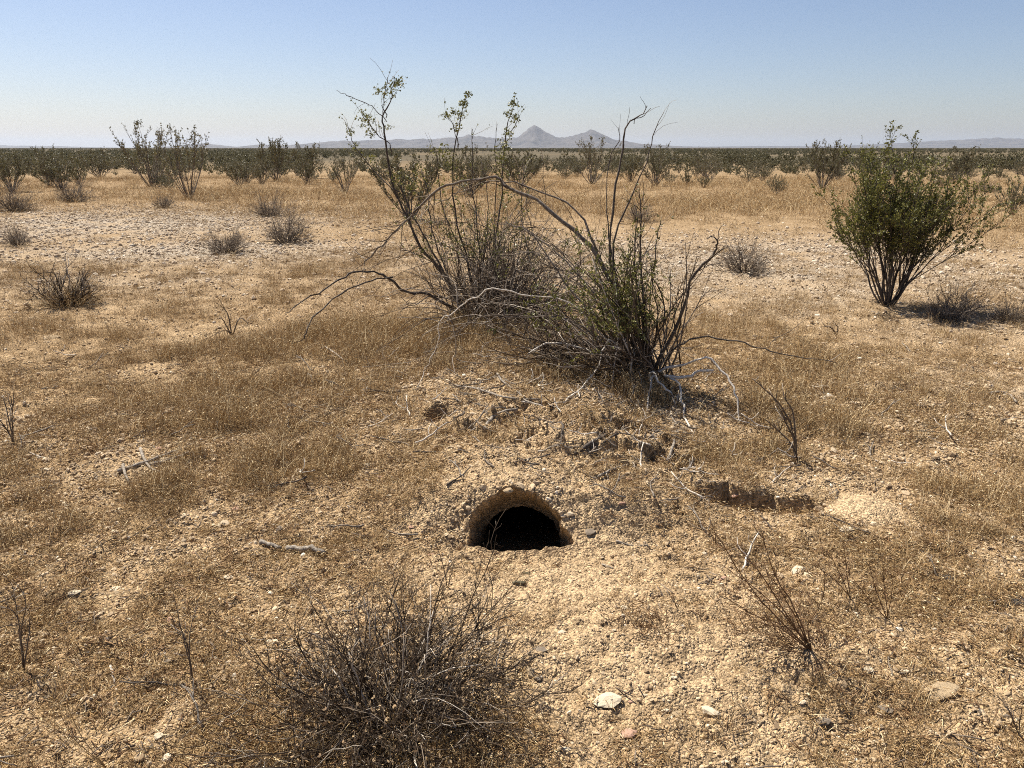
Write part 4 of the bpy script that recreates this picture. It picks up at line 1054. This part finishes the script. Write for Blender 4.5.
def fill(px, py, n, mat, label_o, dx, dy, ln):
    p = label_o.location; tb = Tubes()
    for _ in range(n):
        P = grow(rng, (rng.normal(0, .03), rng.normal(0, .03), -.004), (rng.normal(dx, .7), rng.normal(dy, .5), .26), rng.uniform(.4, 1) * ln, 5, .14)
        tb.add(P, np.linspace(.0015, .0006, 6), 3)
        for _k in range(4):
            a_, d_ = pick(P, rng.uniform(.3, 1)); tb.add(grow(rng, a_, d_ + rng.normal(0, .5, 3), rng.uniform(.02, .07), 3, .2), [.0007, .0006, .0005, .0004], 3)
    me = tb.mesh('fine_twigs'); me.materials.append(M[mat]); tag(link('fine_twigs', me, None, label_o), kind='stuff')
fill(0, 0, 90, 'redtwig', WEED1, -.8, .3, .30)

# grass tuft on the apron
p = on_ground(648, 630)
tb = Tubes()
for _ in range(170):
    a = np.array([p[0] + rng.normal(0, .05), p[1] + rng.normal(0.02, .06), 0]); a[2] = ground_z(a[0], a[1]) - .003
    tb.add(grow(rng, a - p, (rng.normal(-.2, .7), rng.normal(.2, .7), .55), rng.uniform(.025, .07), 3, .3), [.0011, .001, .0008, .0005], 3)
o = empty('grass_tuft', p); me = tb.mesh('blades'); me.materials.append(M['redtwig']); tag(link('blades', me, None, o), kind='stuff')
tag(o, 'flattened russet tuft of dead grass on the pale sand apron below the burrow', 'grass tuft')

def stick(name, label, pts, r0, r1, mat, lift=0.006, cat='stick', knots=0, seg=7, group=None):
    q = []
    for (x, y) in pts:
        g_ = on_ground(x, y); g_[2] = ground_z(g_[0], g_[1]) + lift; q.append(g_)
    P = catmull(q, 4); P[1:-1] += rng.normal(0, r0 * .18, (len(P) - 2, 3))
    tb = Tubes(); rr = np.linspace(r0, r1, len(P)) * rng.uniform(.85, 1.15, len(P)); tb.add(P - P[0], rr, seg)
    me = tb.mesh(name); me.materials.append(M[mat])
    o = link(name, me); o.location = P[0]
    return tag(o, label, cat, group)

stick('dead_stick', 'short thick weathered stick lying above the foreground shrub', [(287, 553), (300, 553), (312, 556), (326, 558)], .0135, .010, 'log', .014)
stick('dead_stick', 'stubby weathered stick end left of the short thick one', [(261, 548), (270, 550), (281, 552)], .010, .009, 'log', .012)
stick('dead_stick', 'dark thick dead stick slanting across the left grass', [(118, 474), (140, 467), (165, 459), (191, 446)], .013, .006, 'log', .010)
stick('dead_stick', 'dark split stick lying just below the slanting one', [(150, 468), (172, 463), (192, 457)], .012, .008, 'log', .012)
stick('dead_stick', 'bleached curved branch piece leaning on the slanting stick', [(141, 452), (145, 463), (152, 472), (164, 479), (180, 479)], .009, .005, 'log', .024)
stick('dead_stick', 'bleached upright stub at the left end of the slanting stick', [(124, 469), (126, 478), (129, 487)], .009, .006, 'log', .022)
stick('dead_stick', 'thin dark twig above the slanting stick', [(132, 441), (148, 431), (165, 420)], .004, .003, 'darkbark', .015)
stick('dead_stick', 'thin straw stalk on the grass at left', [(18, 450), (35, 457), (48, 463)], .004, .003, 'deadwood', .01)
stick('dead_stick', 'dark root piece in place of crack shading, slanting on the mound above the burrow', [(575, 458), (590, 448), (604, 438), (618, 430)], .013, .006, 'darkbark', .004)  # dark bark colour stands in for crack-like shading in the soil
stick('dead_stick', 'second dark root piece in place of crack shading, beside the slanting one on the mound', [(590, 452), (604, 444), (616, 438)], .009, .005, 'darkbark', .004)  # same: its dark colour is the shading of a crack
stick('dead_stick', 'dark curved root in the torn soil below the dead heap', [(484, 432), (492, 420), (502, 415), (518, 412)], .010, .007, 'log', .012)
stick('dead_stick', 'bleached branch lying in the torn soil left of the dense bush', [(497, 374), (504, 387), (519, 396), (524, 404), (536, 409)], .007, .004, 'log', .008)
stick('dead_stick', 'grey branch on the ground under the dead heap', [(455, 388), (480, 394), (505, 402), (540, 404)], .007, .005, 'log', .012)
stick('dead_stick', 'dark thin stick on the mound right of the slanting root', [(598, 478), (614, 472), (628, 466)], .007, .005, 'log', .008)
stick('dead_stick', 'small grey stick lying right of the burrow mouth', [(616, 546), (630, 547), (648, 548)], .0055, .004, 'log', .005)
stick('dead_stick', 'thin stick right of the burrow below the small grey one', [(602, 566), (612, 571), (622, 571)], .003, .002, 'log', .004)
stick('dead_stick', 'dark twisted root on the ground at the right side', [(988, 398), (1000, 395), (1010, 398), (1016, 404)], .010, .007, 'log', .014)
stick('dead_stick', 'dark stick fragment below the twisted root at right', [(1000, 425), (1008, 422), (1016, 421)], .007, .005, 'log', .008)
stick('dead_stick', 'forked dark root end below the bleached branches', [(668, 465), (672, 455), (674, 445)], .010, .006, 'log', .012)
stick('dead_stick', 'bleached sliver standing in gravel at lower left', [(111, 668), (113, 676), (114, 684)], .004, .003, 'deadwood', .006)
stick('dead_stick', 'pale dead branch piece in grass left of the arching limbs', [(318, 344), (330, 352), (344, 362)], .007, .005, 'deadwood', .012)

# ------------------------------------------------------------------ stones one can pick out
SM = [stone_mesh('stone', 900 + s, 2, 0.36 + .07 * (s % 4), .5) for s in range(7)]
for m_ in SM: smooth(m_, False)
def stone(px, py, wpx, mat, label, hf=1.0, v=None, asp=1.0, group=None, name='stone', cat='stone'):
    p = on_ground(px, py); s = wpx * depth_of(p) / F / 2
    v = int(rng.integers(0, 7)) if v is None else v
    me = SM[v].copy(); me.materials.append(M[mat])
    o = link(name, me); p[2] = ground_z(p[0], p[1]) + s * .04 * hf
    o.location = p; o.scale = (s, s * asp, s * hf); o.rotation_euler = (rng.normal(0, .12), rng.normal(0, .12), rng.uniform(-.5, .5))
    return tag(o, label, cat, group)
stone(607, 703, 34, 'whitestone', 'flat pale stone, largest on the apron below the burrow', .55, 1, .8)
stone(938, 696, 48, 'tanstone', 'long flat tan slab half sunk in the ground at lower right', .24, 2, .55)
stone(822, 724, 19, 'greystone', 'round grey stone near the bottom right', 1.1, 3)
stone(798, 573, 17, 'whitestone', 'white stone behind the leaning russet weed', 1.0, 4)
stone(872, 590, 14, 'whitestone', 'white stone at the foot of the thin brown weed', 1.0, 5)
stone(626, 608, 22, 'whitestone', 'thin white flake on the russet tuft', .35, 6, .5)
stone(688, 596, 9, 'whitestone', 'small bright white pebble on the apron right of the tuft', .8, 0)
stone(520, 583, 15, 'dung', 'dark olive dung pellet on the sand below the burrow', .9, 3, .7, None, 'dung_pellet', 'dung')
stone(527, 575, 9, 'dung', 'smaller dark pellet just above the dung pellet', .8, 2, .7, None, 'dung_pellet', 'dung')
stone(1016, 602, 26, 'darkstone', 'black stone at the right edge', .9, 5)
stone(946, 577, 18, 'darkstone', 'dark flat stone left of the black one at the right edge', .6, 1)
stone(933, 592, 12, 'whitestone', 'small white stone below the dark flat one at right', .8, 2)
stone(846, 535, 17, 'whitestone', 'pale flat stone at the lower edge of the sand mound', .6, 4)
stone(706, 536, 9, 'whitestone', 'small white stone left of the sand mound', .9, 0)
stone(868, 672, 13, 'whitestone', 'white chip in the shadow of the leaning weed', .8, 6)
stone(885, 712, 16, 'greystone', 'flat grey stone right of the round one near the bottom', .5, 1)
stone(712, 716, 20, 'whitestone', 'pale angular stone right of the largest apron stone', .9, 3)
stone(676, 716, 14, 'tanstone', 'small tan stone between the two pale apron stones', .9, 2)
stone(628, 738, 20, 'pinkstone', 'pinkish stone below the largest apron stone', .6, 4)
stone(541, 655, 16, 'greystone', 'grey clod right of the foreground shrub', .8, 5)
stone(532, 676, 16, 'tanstone', 'tan stone below the grey clod by the foreground shrub', .9, 6)
stone(273, 643, 15, 'whitestone', 'white stone at the left side of the foreground shrub', .9, 0)
stone(229, 580, 11, 'whitestone', 'white stone in gravel left of the short thick stick', .8, 1)
stone(116, 588, 12, 'whitestone', 'white stone on grass at left, right one of a pair', .7, 2)
stone(76, 599, 12, 'whitestone', 'white stone on grass at left, left one of a pair', .7, 3)
stone(212, 661, 17, 'whitestone', 'tilted white slab stone right of the slender dark weed', .8, 4, .5)
stone(168, 666, 15, 'greystone', 'grey edged stone left of the slender dark weed', .8, 5, .6)
stone(160, 745, 12, 'whitestone', 'pale stone near the bottom left', .8, 6)
stone(84, 655, 9, 'darkstone', 'small dark stone at lower left', .8, 0)
stone(52, 338, 24, 'tanstone', 'pale flat stone below the lone bare dead shrub', .5, 1, .7)
stone(34, 320, 12, 'tanstone', 'small pale stone left of the flat one below the bare dead shrub', .6, 2)
stone(142, 289, 11, 'whitestone', 'bright white stone on the gravel right of the bare dead shrub', .8, 3)
stone(134, 247, 7, 'darkstone', 'dark stone on the pale gravel flat, left of two', .9, 4)
stone(150, 240, 9, 'darkstone', 'dark stone on the pale gravel flat, upper of the group', .7, 5)
stone(160, 245, 8, 'darkstone', 'dark stone on the pale gravel flat, right of the group', .7, 6)
stone(715, 258, 8, 'whitestone', 'pale stone on the stony flat left of the upright grey shrub', .8, 0)
stone(837, 299, 9, 'whitestone', 'pale flat stone left of the foot of the full green creosote', .6, 1)
stone(1016, 268, 12, 'whitestone', 'long white stone on the stony flat at the right edge', .4, 2)
stone(830, 327, 8, 'greystone', 'grey stone in the grass right of centre', .8, 3)
stone(508, 494, 12, 'tanstone', 'crumbling clod on the upper rim of the burrow', 1.0, 4)
stone(590, 532, 15, 'greystone', 'dark clod at the right rim of the burrow', .9, 5)
stone(66, 505, 11, 'whitestone', 'white stone in the left grass below the slanting stick', .8, 6)
stone(60, 518, 8, 'whitestone', 'small white pebble below the white stone in the left grass', .8, 0)
# smaller loose stones, each named by its nearest landmark
MARK = [((398, 690), 'the foreground dead shrub'), ((522, 530), 'the burrow mouth'), ((607, 703), 'the largest apron stone'), ((648, 630), 'the russet tuft'), ((775, 610), 'the leaning russet weed'), ((868, 510), 'the sand mound'), ((755, 495), 'the pit'), ((300, 555), 'the short thick stick'), ((186, 645), 'the slender dark weed'), ((155, 462), 'the slanting stick'), ((938, 696), 'the long tan slab'), ((1016, 602), 'the black stone at the right edge'), ((70, 725), 'the straw stems in the corner'), ((18, 630), 'the forked weed at the left edge'), ((795, 435), 'the bare upright weed'), ((1002, 398), 'the twisted root at right'), ((885, 590), 'the thin brown weed'), ((822, 724), 'the round grey stone'), ((112, 590), 'the pair of white stones'), ((440, 417), 'the small hole')]
seen = set(); tries = 0
while len(seen) < 120 and tries < 3000:
    tries += 1
    x = rng.uniform(10, 1014); y = 425 + 340 * rng.uniform() ** .9
    if 440 < x < 620 and 470 < y < 600: continue
    nm, mt = [('whitish', 'whitestone'), ('tan', 'tanstone'), ('tan', 'tanstone'), ('grey', 'greystone'), ('pinkish', 'pinkstone')][int(rng.integers(0, 5))]
    w_ = rng.uniform(5, 11.5); big = 'small' if w_ > 8 else 'tiny'
    (mx, my), mn = min(MARK, key=lambda q: (q[0][0] - x) ** 2 + ((q[0][1] - y) * 1.3) ** 2)
    dx, dy = x - mx, y - my
    where = ('left of' if dx < 0 else 'right of') if abs(dx) > 1.6 * abs(dy) else (('above' if dy < 0 else 'below') if abs(dy) > 1.6 * abs(dx) else (('up and ' if dy < 0 else 'down and ') + ('left of' if dx < 0 else 'right of')))
    lab = big + ' ' + nm + ' stone lying ' + where + ' ' + mn
    if lab in seen: continue
    seen.add(lab)
    stone(x, y, w_, mt, lab, rng.uniform(.6, 1.0), None, rng.uniform(.6, 1), 'small loose stones')

# pale heap of fine sand right of the pit
p = on_ground(868, 510)
u = np.linspace(0, 1, 26); a = np.linspace(0, 2 * pi, 60, endpoint=False)
U, A = np.meshgrid(u, a, indexing='ij')
wob = 1 + .16 * fbm(np.cos(A) * 1.6, np.sin(A) * 1.6, 61, 3)
X = p[0] + .21 * U * np.cos(A) * wob; Y = p[1] + .20 * U * np.sin(A) * wob
Z = H(X, Y) + .042 * (1 - U ** 1.5) - .016 * U ** 2 + .3 * micro(X, Y) * (1 + 2 * U ** 2) + .004 * fbm(X / .03, Y / .03, 63, 3)
me = mesh_np('sand_mound', np.stack([X - p[0], Y - p[1], Z - p[2]], -1).reshape(-1, 3), [quads(26, 60)]); smooth(me); set_cover(me); me.materials.append(M['ground'])
me.color_attributes['cover'].data.foreach_set('color', np.tile(np.array([0.0, 1.0, 0.0, 1.0], np.float32), len(me.vertices)))
o = link('sand_mound', me); o.location = p
tag(o, 'small smooth mound of fine pale sand right of the pit', 'sand mound')
